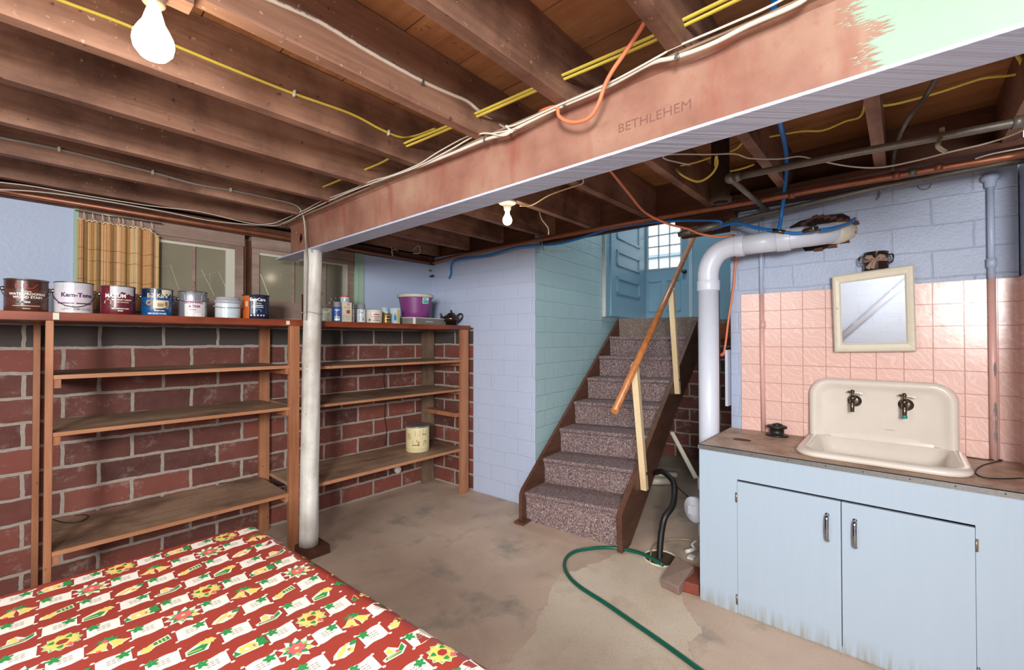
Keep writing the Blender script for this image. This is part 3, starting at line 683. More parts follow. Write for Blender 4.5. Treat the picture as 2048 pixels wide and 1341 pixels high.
# window well behind the glass: pale inner reveals and a murky back board
m = MB(); m.box((0.22, 4.2, 1.5), (2.2, 4.24, 2.5)); m.box((0.22, 3.9, 1.5), (2.2, 4.2, 1.6)); m.box((0.22, 3.86, 2.28), (2.2, 4.2, 2.3)); m.build('wall_window_well', plain('murky window well', '#5e594a', 0.8, 0, 0.3, 8), kind='structure')
for wn, sx_ in (('window_1', (1.03, 1.088, 0.63)), ('window_2', (1.945, 1.991, 1.26))):
    m = MB(); m.box((sx_[0], YW+0.006, 1.79), (sx_[1], YW+0.018, 2.165)); m.box((sx_[2], YW+0.006, 2.148), (sx_[0], YW+0.018, 2.165)); m.build('pale_stop_bead', pc('#cfcfc0'), bpy.data.objects[wn])

# bamboo curtain on window one
ct = thing('slatted_curtain', (0.43, 3.72, 1.64), 'gathered straw-coloured slatted curtain hanging on the left window', 'curtain')
m = MB(); random.seed(5); x = 0.236; i = 0; cols = ['#d9b07a', '#c99a5c', '#e0bf90', '#b9844a', '#c2a566', '#cf8f5f', '#d3b98a', '#a87b45']
while x < 0.626:
    wdt = random.choice([0.005, 0.007, 0.009]); dep = 3.722+0.012*math.sin(x*95)+0.006*math.sin(x*41+1); ang = 0.5*math.cos(x*95)
    zt = 2.214-0.006*math.sin(x*70) - (0.035*max(0, x-0.57)/0.05)
    m.hexa([(x, dep-ang*wdt, 1.668), (x+wdt*0.9, dep+ang*wdt, 1.668), (x+wdt*0.9, dep+ang*wdt+0.003, 1.668), (x, dep-ang*wdt+0.003, 1.668)], [(x, dep-ang*wdt, zt), (x+wdt*0.9, dep+ang*wdt, zt), (x+wdt*0.9, dep+ang*wdt+0.003, zt), (x, dep-ang*wdt+0.003, zt)], random.choice([0, 1, 2, 3, 4, 5, 6, 7, 0, 2]))
    x += wdt; i += 1
m.build('slats', [plain('straw %d' % i, c, 0.6, 0, 0.15, 40) for i, c in enumerate(cols)], ct)
m = MB()
for z in (1.74, 1.85, 1.97, 2.04):
    m.tube([(0.236+k*0.39/30, 3.715+0.012*math.sin((0.236+k*0.013)*95)+0.006*math.sin((0.236+k*0.013)*41+1)-0.003, z+0.004*math.sin(k)) for k in range(31)], 0.0008, 5)
m.build('binding_thread', pc('#8a6a48'), ct)
m = MB()
m.tube([(0.236+k*0.39/60, 3.711+0.01*math.sin((0.236+k*0.0065)*95), 2.212-(0.035*max(0, 0.236+k*0.0065-0.57)/0.05)+0.004*math.sin(k*1.7)) for k in range(61)], 0.0045, 6)
for x in (0.262, 0.3, 0.345, 0.375, 0.42, 0.44, 0.49, 0.53, 0.585): m.tube([(x-0.004, 3.715, 2.21), (x+0.002, 3.712, 2.235), (x+0.001, 3.71, 2.262), (x+0.006, 3.712, 2.235), (x+0.01, 3.715, 2.21)], 0.0014, 5)
m.build('hanging_loops', pc('#d8c3a4'), ct)
m = MB(); m.tube([(0.225, 3.71, 2.262), (0.64, 3.71, 2.262)], 0.004, 8, interp=False); m.build('rod', M_steel, ct)

# ------------------------------------------------------------------ paint cans and jars on the top board
ZT = 1.6215
def can(name, cx, cy, r, h, mt, label, cat, deco=None, lid=None, bail=True, rim=True, taper=0.0, z0=ZT, group=None, droop=0.075, bail_mt=None, opentop=False, inside=None):
    c = (cx, cy, z0); t = thing(name, c, label, cat, group); ang = math.atan2(-cy, -cx)
    m = MB(); prof = [(0, 0), (r*0.97, 0), (r, 0.003)] + [(r+taper*h*q, h*q) for q in (0.25, 0.5, 0.75, 0.985)]
    if opentop: prof += [(r+taper*h, h), (r+taper*h-0.004, h), (r-0.004, 0.02), (0, 0.02)]
    else: prof += [(r+taper*h-0.001, h), (0, h)]
    m.lathe(c, prof, 40); m.build('body', mt, t)
    if rim:
        m = MB(); R = r+taper*h; m.lathe((cx, cy, z0+h), [(R-0.001, -0.004), (R+0.003, -0.002), (R+0.003, 0.002), (R-0.002, 0.003), (R-0.006, -0.001)], 40); m.build('rim', rim if not isinstance(rim, bool) else M_steel, t)
    if lid:
        m = MB(); R = r+taper*h; m.lathe((cx, cy, z0+h), lid[1], 40); m.build('lid', lid[0], t)
    if bail:
        m = MB(); R = r+taper*h*0.8; zz = z0+h*0.72
        ea = [(cx+(R+0.006)*math.cos(ang+s_*PI/2), cy+(R+0.006)*math.sin(ang+s_*PI/2), zz) for s_ in (1, -1)]
        pts = []
        for k in range(13):
            f = k/12*PI; pts.append((cx+(R+0.007)*math.cos(ang+PI/2-f), cy+(R+0.007)*math.sin(ang+PI/2-f), zz-droop*math.sin(f)))
        m.tube(pts, 0.0019, 6); m.build('handle', bail_mt or M_steel, t)
        for e, s_ in zip(ea, (1, -1)): m = MB(); m.lathe(e, [(0.0, 0.007), (0.008, 0.005), (0.011, 0.0), (0.011, -0.006)], 14, axis=(math.cos(ang+s_*PI/2), math.sin(ang+s_*PI/2), 0)); m.build('handle_ear', M_steel, t)
    if deco:
        k = {}
        for d in deco:
            if d[0] == 't': _, txt, size, x, z, mt_, bold, sx = d; k.setdefault(('lettering', mt_.name), (MB(), mt_))[0]; text_cyl(k[('lettering', mt_.name)][0], txt, size, c, r, ang, x, z, 0, bold, sx, taper)
            elif d[0] == 'p': _, poly, mt_ = d[:3]; off = d[3] if len(d) > 3 else 0.0005; k.setdefault(('label_band', mt_.name), (MB(), mt_)); patch_cyl(k[('label_band', mt_.name)][0], poly, c, r, ang, 0, off, taper, 14)
        for (nm, _), (mb, mt_) in k.items(): mb.build(nm, mt_, t)
    return t
WT = pc('#f2f2ee'); CR = pc('#d9cdb6'); DK = pc('#26282c'); PUR = pc('#4b2a57'); MAG = pc('#a03a8c'); NAV = pc('#1f2f4f')
def T(txt, size, x, z, mt, bold=0.0005, sx=1.0): return ('t', txt, size, x, z, mt, bold, sx)
def Pp(x0, x1, z0, z1, mt, off=0.0004): return ('p', (x0, x1, z0, z1), mt, off)
def drip(x0, x1, z0, z1, mt, n=14, amp=0.018, seed=1):
    rd = random.Random(seed); out = []; xs = [x0+(x1-x0)*i/n for i in range(n+1)]; zs = [z0+rd.uniform(-amp, amp) for _ in xs]
    for i in range(n): out.append(('p', [(xs[i], zs[i]), (xs[i+1], zs[i+1]), (xs[i+1], z1), (xs[i], z1)], mt, 0.0007))
    return out
def Tb(txt, size, x, z, mt, bold=0, sx=1.0):          # print too small to read: a broken bar
    return ('p', (x-len(txt)*size*0.33*sx, x+len(txt)*size*0.33*sx, z-size*0.22, z+size*0.22), mt, 0.0008)
CY = 3.33
can('paint_can', 0.031, CY, 0.0775, 0.162, pc('#5b3226', 0.25), 'brown gallon can of waterproofing wood stain, leftmost on the top board', 'paint can',
    [Pp(-0.085, 0.085, 0.112, 0.155, pc('#45241b', 0.25)), T('KILZ', 0.034, 0.0, 0.126, pc('#a8392e'), 0.0002, 1.25), T('WATERPROOFING', 0.0165, 0.005, 0.088, WT), T('WOOD STAIN', 0.0165, 0.005, 0.072, WT), T('EXTERIOR', 0.007, 0, 0.1, CR),
     Pp(-0.035, 0.035, 0.042, 0.054, DK), T('5   YEAR', 0.01, -0.005, 0.048, WT), Tb('SEALS AND PROTECTS WOOD', 0.0065, 0, 0.03, CR), Tb('3.78 L', 0.007, 0.0, 0.016, CR)], bail_mt=pc('#7a6a62', 0.4, 0.5), group='paint cans on the top board')
can('paint_can', 0.203, CY, 0.076, 0.164, pc('#d7cdd6', 0.3), 'pale grey and lilac paint can with purple lettering and a wire handle hanging in front', 'paint can',
    drip(-0.09, 0.09, 0.125, 0.162, pc('#c7c9d2', 0.3), seed=2)+[T('Kem-Tone', 0.03, 0.012, 0.096, PUR, 0.0012, 1.0), Pp(-0.07, 0.0, 0.050, 0.056, pc('#6a2a6a')), Pp(0.008, 0.075, 0.050, 0.056, PUR), Pp(-0.085, 0.09, 0.0, 0.048, pc('#ddd6d6', 0.3)), T('INTERIOR', 0.009, -0.02, 0.038, pc('#8a8a90')), T('LATEX SEMI-GLOSS', 0.0165, 0.01, 0.022, pc('#7c5a80'), 0.0002, 0.85)], bail_mt=DK, droop=0.085, group='paint cans on the top board')
can('paint_can', 0.380, CY, 0.075, 0.160, pc('#6c1f2c', 0.28), 'maroon paint can with grey paint run down its front', 'paint can',
    drip(-0.035, 0.08, 0.118, 0.158, pc('#bfc1c8', 0.35), seed=4, amp=0.012)+[T('MAXUM', 0.03, -0.012, 0.104, WT, 0.001, 0.85), ('p', [(-0.062, 0.06), (-0.03, 0.06), (-0.028, 0.072), (-0.045, 0.09), (-0.064, 0.072)], CR, 0.0006), T('RICH, SOLID & LASTING', 0.0085, 0.018, 0.083, WT), T('STAIN FOR WOOD', 0.007, 0.018, 0.07, CR), T('100% ACRYLIC LATEX', 0.008, 0.01, 0.034, WT), T('SOLID', 0.008, 0.01, 0.022, WT)], group='paint cans on the top board')
can('paint_can', 0.556, CY, 0.075, 0.160, pc('#17508a', 0.25), 'blue paint can with a picture of a cream room and gold seal', 'paint can',
    [Pp(-0.09, 0.09, 0.11, 0.156, pc('#14253f', 0.25)), T('E-Z Kare', 0.032, 0.0, 0.118, CR, 0.001, 0.85), Pp(-0.02, 0.058, 0.045, 0.093, pc('#dccfae')), Pp(0.0, 0.03, 0.055, 0.075, pc('#a58a64'), 0.0008), Pp(0.036, 0.052, 0.058, 0.085, pc('#8d6d4a'), 0.0008), ('p', [(-0.04+0.017*math.cos(q*PI/8), 0.078+0.017*math.sin(q*PI/8)) for q in range(16)], pc('#b08a55'), 0.0009), T('Acrylic Latex', 0.009, 0.01, 0.032, WT), T('SEMI-GLOSS ENAMEL', 0.0125, 0.0, 0.014, WT, 0.0003, 0.8)]+drip(0.02, 0.08, 0.128, 0.156, CR, 7, 0.01, 9), group='paint cans on the top board')
can('paint_can', 0.733, CY, 0.0735, 0.158, pc('#8e9098', 0.3, 0.4), 'grey metal paint can with a large white paint spill and magenta lettering', 'paint can',
    [('p', [(-0.062, 0.156), (0.06, 0.156), (0.048, 0.135), (0.045, 0.1), (-0.042, 0.1), (-0.046, 0.135)], pc('#e9e6dd'), 0.0006), Pp(-0.044, 0.07, 0.0, 0.1, pc('#dcdad6')), T('SATIN WALL', 0.021, 0.005, 0.09, MAG, 0.001, 0.85), T('& TRIM', 0.021, 0.008, 0.066, MAG, 0.001, 0.9), T('low sheen', 0.008, 0.0, 0.046, pc('#8a6a88')), Pp(0.01, 0.045, 0.004, 0.024, WT, 0.0009), T('|||||||||', 0.013, 0.028, 0.016, DK)], droop=0.02, group='paint cans on the top board')
lidp = [(0.0, 0.028), (0.066, 0.028), (0.070, 0.024), (0.070, 0.01), (0.076, 0.008), (0.078, 0.0), (0.076, -0.012), (0.070, -0.014)]
can('paint_jar', 0.921, CY-0.01, 0.072, 0.11, pc('#cfd3d6', 0.12), 'stout clear plastic jar with a grey screw lid and wire handle', 'jar',
    [Pp(-0.03, 0.062, 0.0, 0.095, pc('#c4d6dd', 0.2)), ('p', [(0.0, 0.02), (0.055, 0.06), (0.055, 0.09), (0.02, 0.08)], pc('#a8c6d2', 0.2), 0.0007), ('p', [(0.01, 0.012), (0.06, 0.02), (0.055, 0.045)], pc('#e8eef0', 0.2), 0.0008)], lid=(pc('#a9adb6', 0.3), lidp), rim=False, droop=0.012)
can('paint_can', 1.092, CY, 0.080, 0.164, pc('#1c2340', 0.22), 'navy blue paint can with an orange side panel, nearest the log post on its left', 'paint can',
    [Pp(-0.12, -0.04, 0.0, 0.158, pc('#c4622a', 0.3)), Pp(-0.07, -0.05, 0.085, 0.12, pc('#d8b796'), 0.0008), T('EasyCare', 0.029, 0.012, 0.132, WT, 0.0009, 0.9), T('Platinum', 0.014, 0.01, 0.108, pc('#aeb4bd')), Pp(-0.02, 0.045, 0.088, 0.096, pc('#b9bcc2')), ('p', [(0.0, 0.05), (0.035, 0.05), (0.03, 0.066), (0.015, 0.07), (0.004, 0.064)], pc('#4d9bcb'), 0.0007)] + [('p', [(xx+0.006*math.cos(q*PI/5), 0.026+0.006*math.sin(q*PI/5)) for q in range(10)], pc('#d0d4da'), 0.0007) for xx in (-0.028, -0.008, 0.012, 0.032, 0.05)] + [Tb('PAINT & PRIMER', 0.008, 0.01, 0.08, WT)], bail=False, rim=pc('#26282c'))
# odds and ends right of the post
can('glass_jar', 1.598, 3.36, 0.046, 0.105, pc('#c9d3be', 0.12), 'round clear jar with green leaves printed on it, beside the log post', 'jar', [Pp(-0.03, 0.03, 0.01, 0.08, pc('#d9e2cc', 0.2)), ('p', [(-0.02, 0.03), (-0.005, 0.03), (-0.004, 0.06), (-0.018, 0.065)], pc('#7ea04e'), 0.0008), ('p', [(0.008, 0.05), (0.024, 0.045), (0.028, 0.068), (0.012, 0.072)], pc('#55663a'), 0.0008), ('p', [(0.0, 0.012), (0.02, 0.014), (0.012, 0.03)], pc('#7ea04e'), 0.0008)], lid=(pc('#8e9088', 0.3, 0.4), [(0, 0.012), (0.036, 0.012), (0.038, 0.009), (0.038, -0.003), (0.036, -0.004)]), bail=False, rim=False)
def spray(name, x, y, r, h, col, capc, label, deco):
    caph = 0.042
    return can(name, x, y, r, h-caph, pc(col, 0.3), label, 'spray can', deco, lid=(pc(capc, 0.35), [(r*0.9, -0.001), (r*0.99, 0.0), (r*0.99, 0.003), (r*0.93, 0.006), (r*0.88, caph-0.002), (r*0.8, caph), (0, caph)]), bail=False, rim=M_steel)
spray('spray_can', 1.680, 3.34, 0.031, 0.160, '#2c63b4', '#8e9298', 'blue spray can with a grey cap, left of the white carton', [('p', [(0.014*math.cos(q*PI/5)+0.004, 0.07+0.014*math.sin(q*PI/5)) for q in range(10)], pc('#7a2a2a'), 0.0006), Tb('SPRAY', 0.012, 0.0, 0.095, WT), Pp(-0.022, 0.022, 0.012, 0.03, WT), Tb('PAINT', 0.014, 0, 0.04, WT)])
bx = thing('carton', (1.755, 3.36, ZT), 'tall white cardboard carton with brown and red print', 'box')
m = MB(); m.box((1.715, 3.325, ZT), (1.795, 3.395, ZT+0.160)); m.build('body', pc('#ddd2bd'), bx, bevel=0.001)
m = MB(); oy = 3.3245
text_plane(m, 'ROSE & FLO', 0.013, (1.755, oy, ZT+0.118), (1, 0, 0), (0, 0, 1), sx=0.8); m.build('lettering', DK, bx)
m = MB(); m.add([(1.765+0.015*(1+0.3*(k % 2))*math.cos(k*PI/8), oy, ZT+0.085+0.015*(1+0.3*(k % 2))*math.sin(k*PI/8)) for k in range(16)], [tuple(range(16))])
for a in range(3):
    for b in range(3):
        if (a+b) % 2 == 0: m.box((1.758+a*0.006, oy-0.0004, ZT+0.135+b*0.006), (1.764+a*0.006, oy, ZT+0.141+b*0.006))
m.build('flower_print', pc('#a9583f'), bx)
m = MB()
for p in ((1.725, 1.727, .015, .055), (1.745, 1.747, .015, .055), (1.725, 1.747, .053, .055), (1.75, 1.785, .05, .052), (1.75, 1.785, .04, .042), (1.75, 1.785, .03, .032), (1.75, 1.785, .02, .022)): m.box((p[0], oy-0.0004, ZT+p[2]), (p[1], oy, ZT+p[3]))
m.build('print_lines', pc('#9a8468'), bx)
can('small_tub', 1.755, 3.36, 0.033, 0.046, pc('#b9c6cc', 0.3), 'little round tub with a red lid standing on top of the white carton', 'tub', [('p', [(-0.018, 0.004), (0.0, 0.004), (0.004, 0.03), (-0.016, 0.034)], pc('#3b5f86'), 0.0006), ('p', [(0.008, 0.008), (0.022, 0.01), (0.018, 0.032)], pc('#5a8aa6'), 0.0006)], lid=(pc('#b5483e', 0.35), [(0, 0.007), (0.034, 0.007), (0.0345, 0.004), (0.0345, -0.002), (0.033, -0.003)]), bail=False, rim=False, z0=ZT+0.1605)
spray('spray_can', 1.826, 3.38, 0.0215, 0.158, '#9f9f9a', '#8f9194', 'slim silver spray can between the white carton and the label-fronted spray can', [Pp(-0.014, 0.014, 0.02, 0.05, pc('#a97c66')), Tb('SILVER', 0.009, 0, 0.075, pc('#5a6a5a'))])
spray('spray_can', 1.886, 3.34, 0.035, 0.158, '#cbd4d8', '#8f9296', 'white spray can with a dark oval badge and grey cap', [('p', [(0.02*math.cos(q*PI/8)+0.004, 0.098+0.0105*math.sin(q*PI/8)) for q in range(16)], pc('#5a2330'), 0.0006), Tb('KRYLON', 0.008, 0.004, 0.098, WT, 0.0002), Tb('ENAMEL', 0.01, 0.0, 0.08, pc('#34465c')), ('p', [(-0.012, 0.02), (0.004, 0.02), (0.002, 0.06), (-0.014, 0.055)], pc('#7890a8'), 0.0006), ('p', [(0.012, 0.012), (0.022, 0.03), (0.014, 0.05)], pc('#4c6886'), 0.0006)])
can('plastic_tub', 2.003, 3.34, 0.067, 0.104, pc('#d8d0c4', 0.4), 'wide white plastic tub with a red printed label', 'tub', [Pp(-0.03, 0.055, 0.012, 0.086, pc('#cfc6ba')), Tb('DAP', 0.018, 0.02, 0.07, pc('#9a3a3c'), 0.0006, 1.4), Tb('SPACKLING', 0.012, 0.018, 0.052, pc('#9a3a3c')), Tb('PASTE', 0.011, 0.018, 0.038, pc('#9a3a3c')), Pp(-0.01, 0.05, 0.018, 0.026, pc('#6f655c')), ('p', [(-0.036+0.01*math.cos(q*PI/6), 0.026+0.01*math.sin(q*PI/6)) for q in range(12)], pc('#6f655c'), 0.0006)], lid=(pc('#d8d2c8', 0.4), [(0, 0.007), (0.069, 0.007), (0.071, 0.004), (0.071, -0.008), (0.068, -0.009)]), bail=False, rim=False, taper=0.03)
can('small_tin', 2.122, 3.34, 0.036, 0.086, pc('#a9823c', 0.25, 0.5), 'small gold and black tin between the white tub and the blue carton', 'tin', [Pp(-0.01, 0.05, 0.05, 0.062, DK), Pp(-0.005, 0.05, 0.026, 0.038, DK), Tb('WOOD', 0.01, -0.01, 0.07, pc('#4a3418')), Tb('FINISH', 0.008, 0.012, 0.044, pc('#e8d8b0'))], bail=False)
can('round_canister', 2.155, 3.42, 0.036, 0.140, pc('#9fc0d2', 0.35), 'pale blue round canister behind the small gold tin', 'canister', [Pp(-0.02, 0.03, 0.06, 0.11, pc('#d9e6ec'))], lid=(pc('#c9c4b4', 0.35), [(0, 0.004), (0.036, 0.004), (0.037, 0.0), (0.037, -0.004)]), bail=False, rim=False)
bx = thing('carton', (2.212, 3.35, ZT), 'small carton with a blue square and yellow side, beside the grey box', 'box')
m = MB(); m.box((2.186, 3.325, ZT), (2.25, 3.375, ZT+0.138)); m.build('body', pc('#cfdfe6'), bx)
m = MB(); m.box((2.19, 3.3245, ZT+0.03), (2.215, 3.325, ZT+0.075)); m.build('blue_print', pc('#2f9ad0'), bx)
m = MB(); m.add([(2.19, 3.3244, ZT+0.078), (2.215, 3.3244, ZT+0.078), (2.2025, 3.3244, ZT+0.1)], [(0, 1, 2)]); m.box((2.222, 3.3245, ZT+0.01), (2.249, 3.325, ZT+0.13)); m.build('yellow_print', pc('#c9b06a'), bx)
bx = thing('flat_box', (2.52, 3.45, ZT), 'low grey cardboard box with white edges under the purple bucket', 'box')
A2 = Vector((2.275, 3.52)); B2 = Vector((2.40, 3.315)); C2 = Vector((2.80, 3.36))
D2 = A2+(C2-B2)
m = MB(); h = 0.066; m.hexa([(p.x, p.y, ZT) for p in (B2, C2, D2, A2)], [(p.x, p.y, ZT+h) for p in (B2, C2, D2, A2)]); m.build('body', pc('#dedad2'), bx)
def face_patch(m, p, q, t0, t1, z0, z1):
    n = Vector(((q-p).y, -(q-p).x)).normalized()*0.0008
    a = p.lerp(q, t0)+n; b = p.lerp(q, t1)+n; m.add([(a.x, a.y, z0), (b.x, b.y, z0), (b.x, b.y, z1), (a.x, a.y, z1)], [(0, 1, 2, 3)])
m = MB(); face_patch(m, B2, C2, 0.04, 1.0, ZT+0.003, ZT+h-0.006); face_patch(m, A2, B2, 0.0, 0.94, ZT+0.003, ZT+h-0.006); m.build('sleeve', pc('#77736d', 0.4), bx)
m = MB()
for k in range(12): face_patch(m, B2.lerp(C2, 0)+Vector((0.0001, -0.0008)), C2+Vector((0.0001, -0.0008)), 0.34+k*0.02, 0.354+k*0.02, ZT+0.027, ZT+0.033)
m.build('fine_print', WT, bx)
can('bucket', 2.515, 3.46, 0.125, 0.205, pc('#7d3a78', 0.4), 'purple plastic bucket with a pale rolled rim standing on the grey box', 'bucket', [Pp(0.055, 0.115, 0.13, 0.185, pc('#d7e6e2')), Pp(0.06, 0.11, 0.135, 0.16, pc('#35b5a6'), 0.0009), Pp(0.06, 0.09, 0.163, 0.18, pc('#7db79c'), 0.0009)], rim=False, bail=False, taper=0.16, z0=ZT+0.0665, opentop=True,
    lid=(pc('#c9c3bc', 0.45), [(0.151, -0.012), (0.160, -0.018), (0.171, -0.014), (0.173, 0.006), (0.166, 0.014), (0.152, 0.012), (0.15, 0.0)]))
# teapot
tp = thing('teapot', (2.855, 3.34, ZT), 'small dark brown glazed teapot at the right end of the top board', 'teapot'); M_glaze = plain('dark brown glaze', '#2b1a15', 0.12, 0, 0.4, 90, 0.001)
m = MB(); c = (2.855, 3.34, ZT); m.lathe(c, [(0, 0), (0.04, 0.0), (0.042, 0.006), (0.055, 0.02), (0.073, 0.05), (0.076, 0.07), (0.07, 0.09), (0.052, 0.108), (0.035, 0.113)], 32); m.build('body', M_glaze, tp)
m = MB(); m.lathe(c, [(0.037, 0.111), (0.038, 0.116), (0.028, 0.124), (0.01, 0.13), (0.006, 0.136), (0.012, 0.143), (0.012, 0.15), (0.0, 0.154)], 24); m.build('lid', M_glaze, tp)
dx, dy = 0.92, -0.39
m = MB(); m.tube([(c[0]-dx*0.055, c[1]-dy*0.055, ZT+0.05), (c[0]-dx*0.09, c[1]-dy*0.09, ZT+0.075), (c[0]-dx*0.105, c[1]-dy*0.105, ZT+0.108), (c[0]-dx*0.112, c[1]-dy*0.112, ZT+0.118)], [0.022, 0.017, 0.012, 0.010, 0.009], 12); m.build('spout', M_glaze, tp)
m = MB(); m.tube([(c[0]+dx*0.062, c[1]+dy*0.062, ZT+0.098), (c[0]+dx*0.09, c[1]+dy*0.09, ZT+0.12), (c[0]+dx*0.115, c[1]+dy*0.115, ZT+0.11), (c[0]+dx*0.11, c[1]+dy*0.11, ZT+0.075), (c[0]+dx*0.07, c[1]+dy*0.07, ZT+0.035)], 0.0075, 10); m.build('handle', M_glaze, tp)
m = MB(); random.seed(2)
for k in range(60):
    a = random.uniform(PI, 1.75*PI); z = random.uniform(0.05, 0.098); r = 0.0765-max(0, z-0.07)*0.35 if z > .07 else 0.0735+(z-.05)*.13
    m.sphere((c[0]+r*math.cos(a), c[1]+r*math.sin(a), ZT+z), 0.003, 6, 4)
m.build('raised_dots', pc('#5b4426', 0.3), tp)
# cream tin on the lower shelf
can('storage_tin', 2.512, 3.42, 0.108, 0.236, pc('#e2d5a6', 0.35), 'cream tin with brown printed pictures standing on the lowest shelf', 'tin',
    [('p', [(-0.025, 0.15), (0.02, 0.15), (0.024, 0.2), (-0.02, 0.205)], pc('#b08c4c'), 0.0006), ('p', [(0.045, 0.16), (0.085, 0.15), (0.09, 0.195), (0.05, 0.21)], pc('#a67f3e'), 0.0006), ('p', [(-0.05, 0.06), (0.01, 0.055), (0.02, 0.1), (-0.01, 0.12), (-0.045, 0.11)], pc('#b38f4e'), 0.0006), ('p', [(0.055, 0.06), (0.09, 0.07), (0.085, 0.11), (0.06, 0.11)], pc('#b08c4c'), 0.0006), ('p', [(-0.1, 0.12), (-0.07, 0.12), (-0.07, 0.17), (-0.1, 0.18)], pc('#b08c4c'), 0.0006), Tb('COOKIES', 0.015, -0.015, 0.07, pc('#4a3418')), Tb('CAKES', 0.012, 0.065, 0.165, pc('#4a3418')), Pp(-0.12, 0.12, 0.032, 0.034, pc('#b7a46a'))],
    lid=(pc('#8f8c82', 0.35, 0.5), [(0, 0.004), (0.104, 0.004), (0.111, 0.006), (0.112, -0.008), (0.109, -0.01)]), bail=False, rim=False, z0=0.4425)
t = MB().lathe((2.49, 3.745, 0.215), [(0.0, 0.075), (0.03, 0.073), (0.034, 0.066), (0.034, 0.045), (0.028, 0.044), (0.028, 0.0)], 24, axis=(-0.25, -1, 0)).build('pipe_cap', M_white); tag(t, 'white capped pipe stub poking from the brick wall under the lowest shelf', 'pipe cap')
t = MB().tube([(0.148, 3.723, 0.430), (0.192, 3.610, 0.430), (0.250, 3.565, 0.430), (0.289, 3.630, 0.430), (0.276, 3.690, 0.430), (0.239, 3.709, 0.430)], 0.0025, 6).build('wire_scrap', M_black); tag(t, 'bent scrap of black wire lying on the lowest left shelf', 'wire')

# ------------------------------------------------------------------ staircase
st = thing('staircase', tuple(SF(0.7, -0.45, 0)), 'steep wooden basement staircase with tweed carpet between dark brown stringers', 'staircase')
def Lp(k): return (-0.276+0.288*k, -0.075, 0.235+0.2137*k)
def Rp(k): return (-0.300+0.309*k, -0.890, 0.282+0.2045*k)
def stair_profile(P, k):            # riser foot -> bulging nosing -> back of tread
    a, b, z = P(k); z0 = 0.0 if k == 0 else P(k-1)[2]
    return [(a+0.022, z0), (a+0.02, z-0.075), (a+0.012, z-0.04), (a-0.002, z-0.03), (a-0.008, z-0.014), (a-0.002, z-0.002), (a+0.02, z), (P(k+1)[0]+0.022, z)]
m = MB(); nseg = 6
for k in range(7):
    l = stair_profile(Lp, k); r = stair_profile(Rp, k); vs = []
    for i in range(nseg+1):
        t = i/nseg
        for (a0, z0), (a1, z1) in zip(l, r): vs.append(SF(a0*(1-t)+a1*t, -0.075*(1-t)-0.89*t, z0*(1-t)+z1*t))
    n = len(l); fs = [(i*n+j, (i+1)*n+j, (i+1)*n+j+1, i*n+j+1) for i in range(nseg) for j in range(n-1)]
    m.add(vs, fs, 0, False)
m.build('carpet', M_carpet, st, weld=True)
m = MB(); a, b, z = Lp(6); a2, b2, z2 = Rp(6)
m.hexa([SF(1.745, -0.075, z), SF(1.9, -0.075, z), SF(1.99, -0.93, z2), SF(1.87, -0.93, z2)], [SF(1.735, -0.075, 1.735), SF(1.9, -0.075, 1.735), SF(1.99, -0.96, 1.716), SF(1.86, -0.96, 1.716)])
m.build('top_riser', M_carpet2, st, label='plain taupe carpet on the top riser')
# solid carcass under the carpet
m = MB()
for k in range(7):
    a, b, z = Lp(k); ar, br, zr = Rp(k); a1 = Lp(k+1)[0]; ar1 = Rp(k+1)[0]
    m.hexa([SF(a+0.04, -0.08, max(z-0.2137*1.0, 0.0)), SF(a1+0.05, -0.08, max(z-0.2137, 0.0)), SF(ar1+0.05, -0.885, max(zr-0.2045, 0.0)), SF(ar+0.04, -0.885, max(zr-0.2045, 0.0))], [SF(a+0.04, -0.08, z-0.012), SF(a1+0.05, -0.08, z-0.012), SF(ar1+0.05, -0.885, zr-0.012), SF(ar+0.04, -0.885, zr-0.012)])
m.build('carcass', M_string, st)
def stringer(b0, b1, a_f, zf, pts_top, pts_bot):
    mm = MB(); pr = pts_top+pts_bot[::-1]
    mm.hexa([SF(a, b0, z) for a, z in pr], [SF(a, b1, z) for a, z in pr]); mm.build('stringer', M_string, st, bevel=0.003)
stringer(-0.045, -0.073, 0, 0, [(-0.325, 0.0), (-0.322, 0.225), (-0.295, 0.262), (1.76, 1.73)], [(-0.31, 0.0), (-0.02, 0.0), (1.86, 1.40), (1.86, 1.73)][::1])
stringer(-0.892, -0.932, 0, 0, [(-0.345, 0.0), (-0.36, 0.262), (-0.325, 0.292), (1.93, 1.74)], [(-0.19, 0.0), (0.213, 0.256), (1.03, 0.812), (1.93, 1.29)])
m = MB(); m.hexa([SF(-0.37, -0.03, 0), SF(-0.15, -0.03, 0), SF(-0.15, -0.12, 0), SF(-0.37, -0.12, 0)], [SF(-0.37, -0.03, 0.018), SF(-0.15, -0.03, 0.018), SF(-0.15, -0.12, 0.018), SF(-0.37, -0.12, 0.018)]); m.build('foot_block', M_string, st)

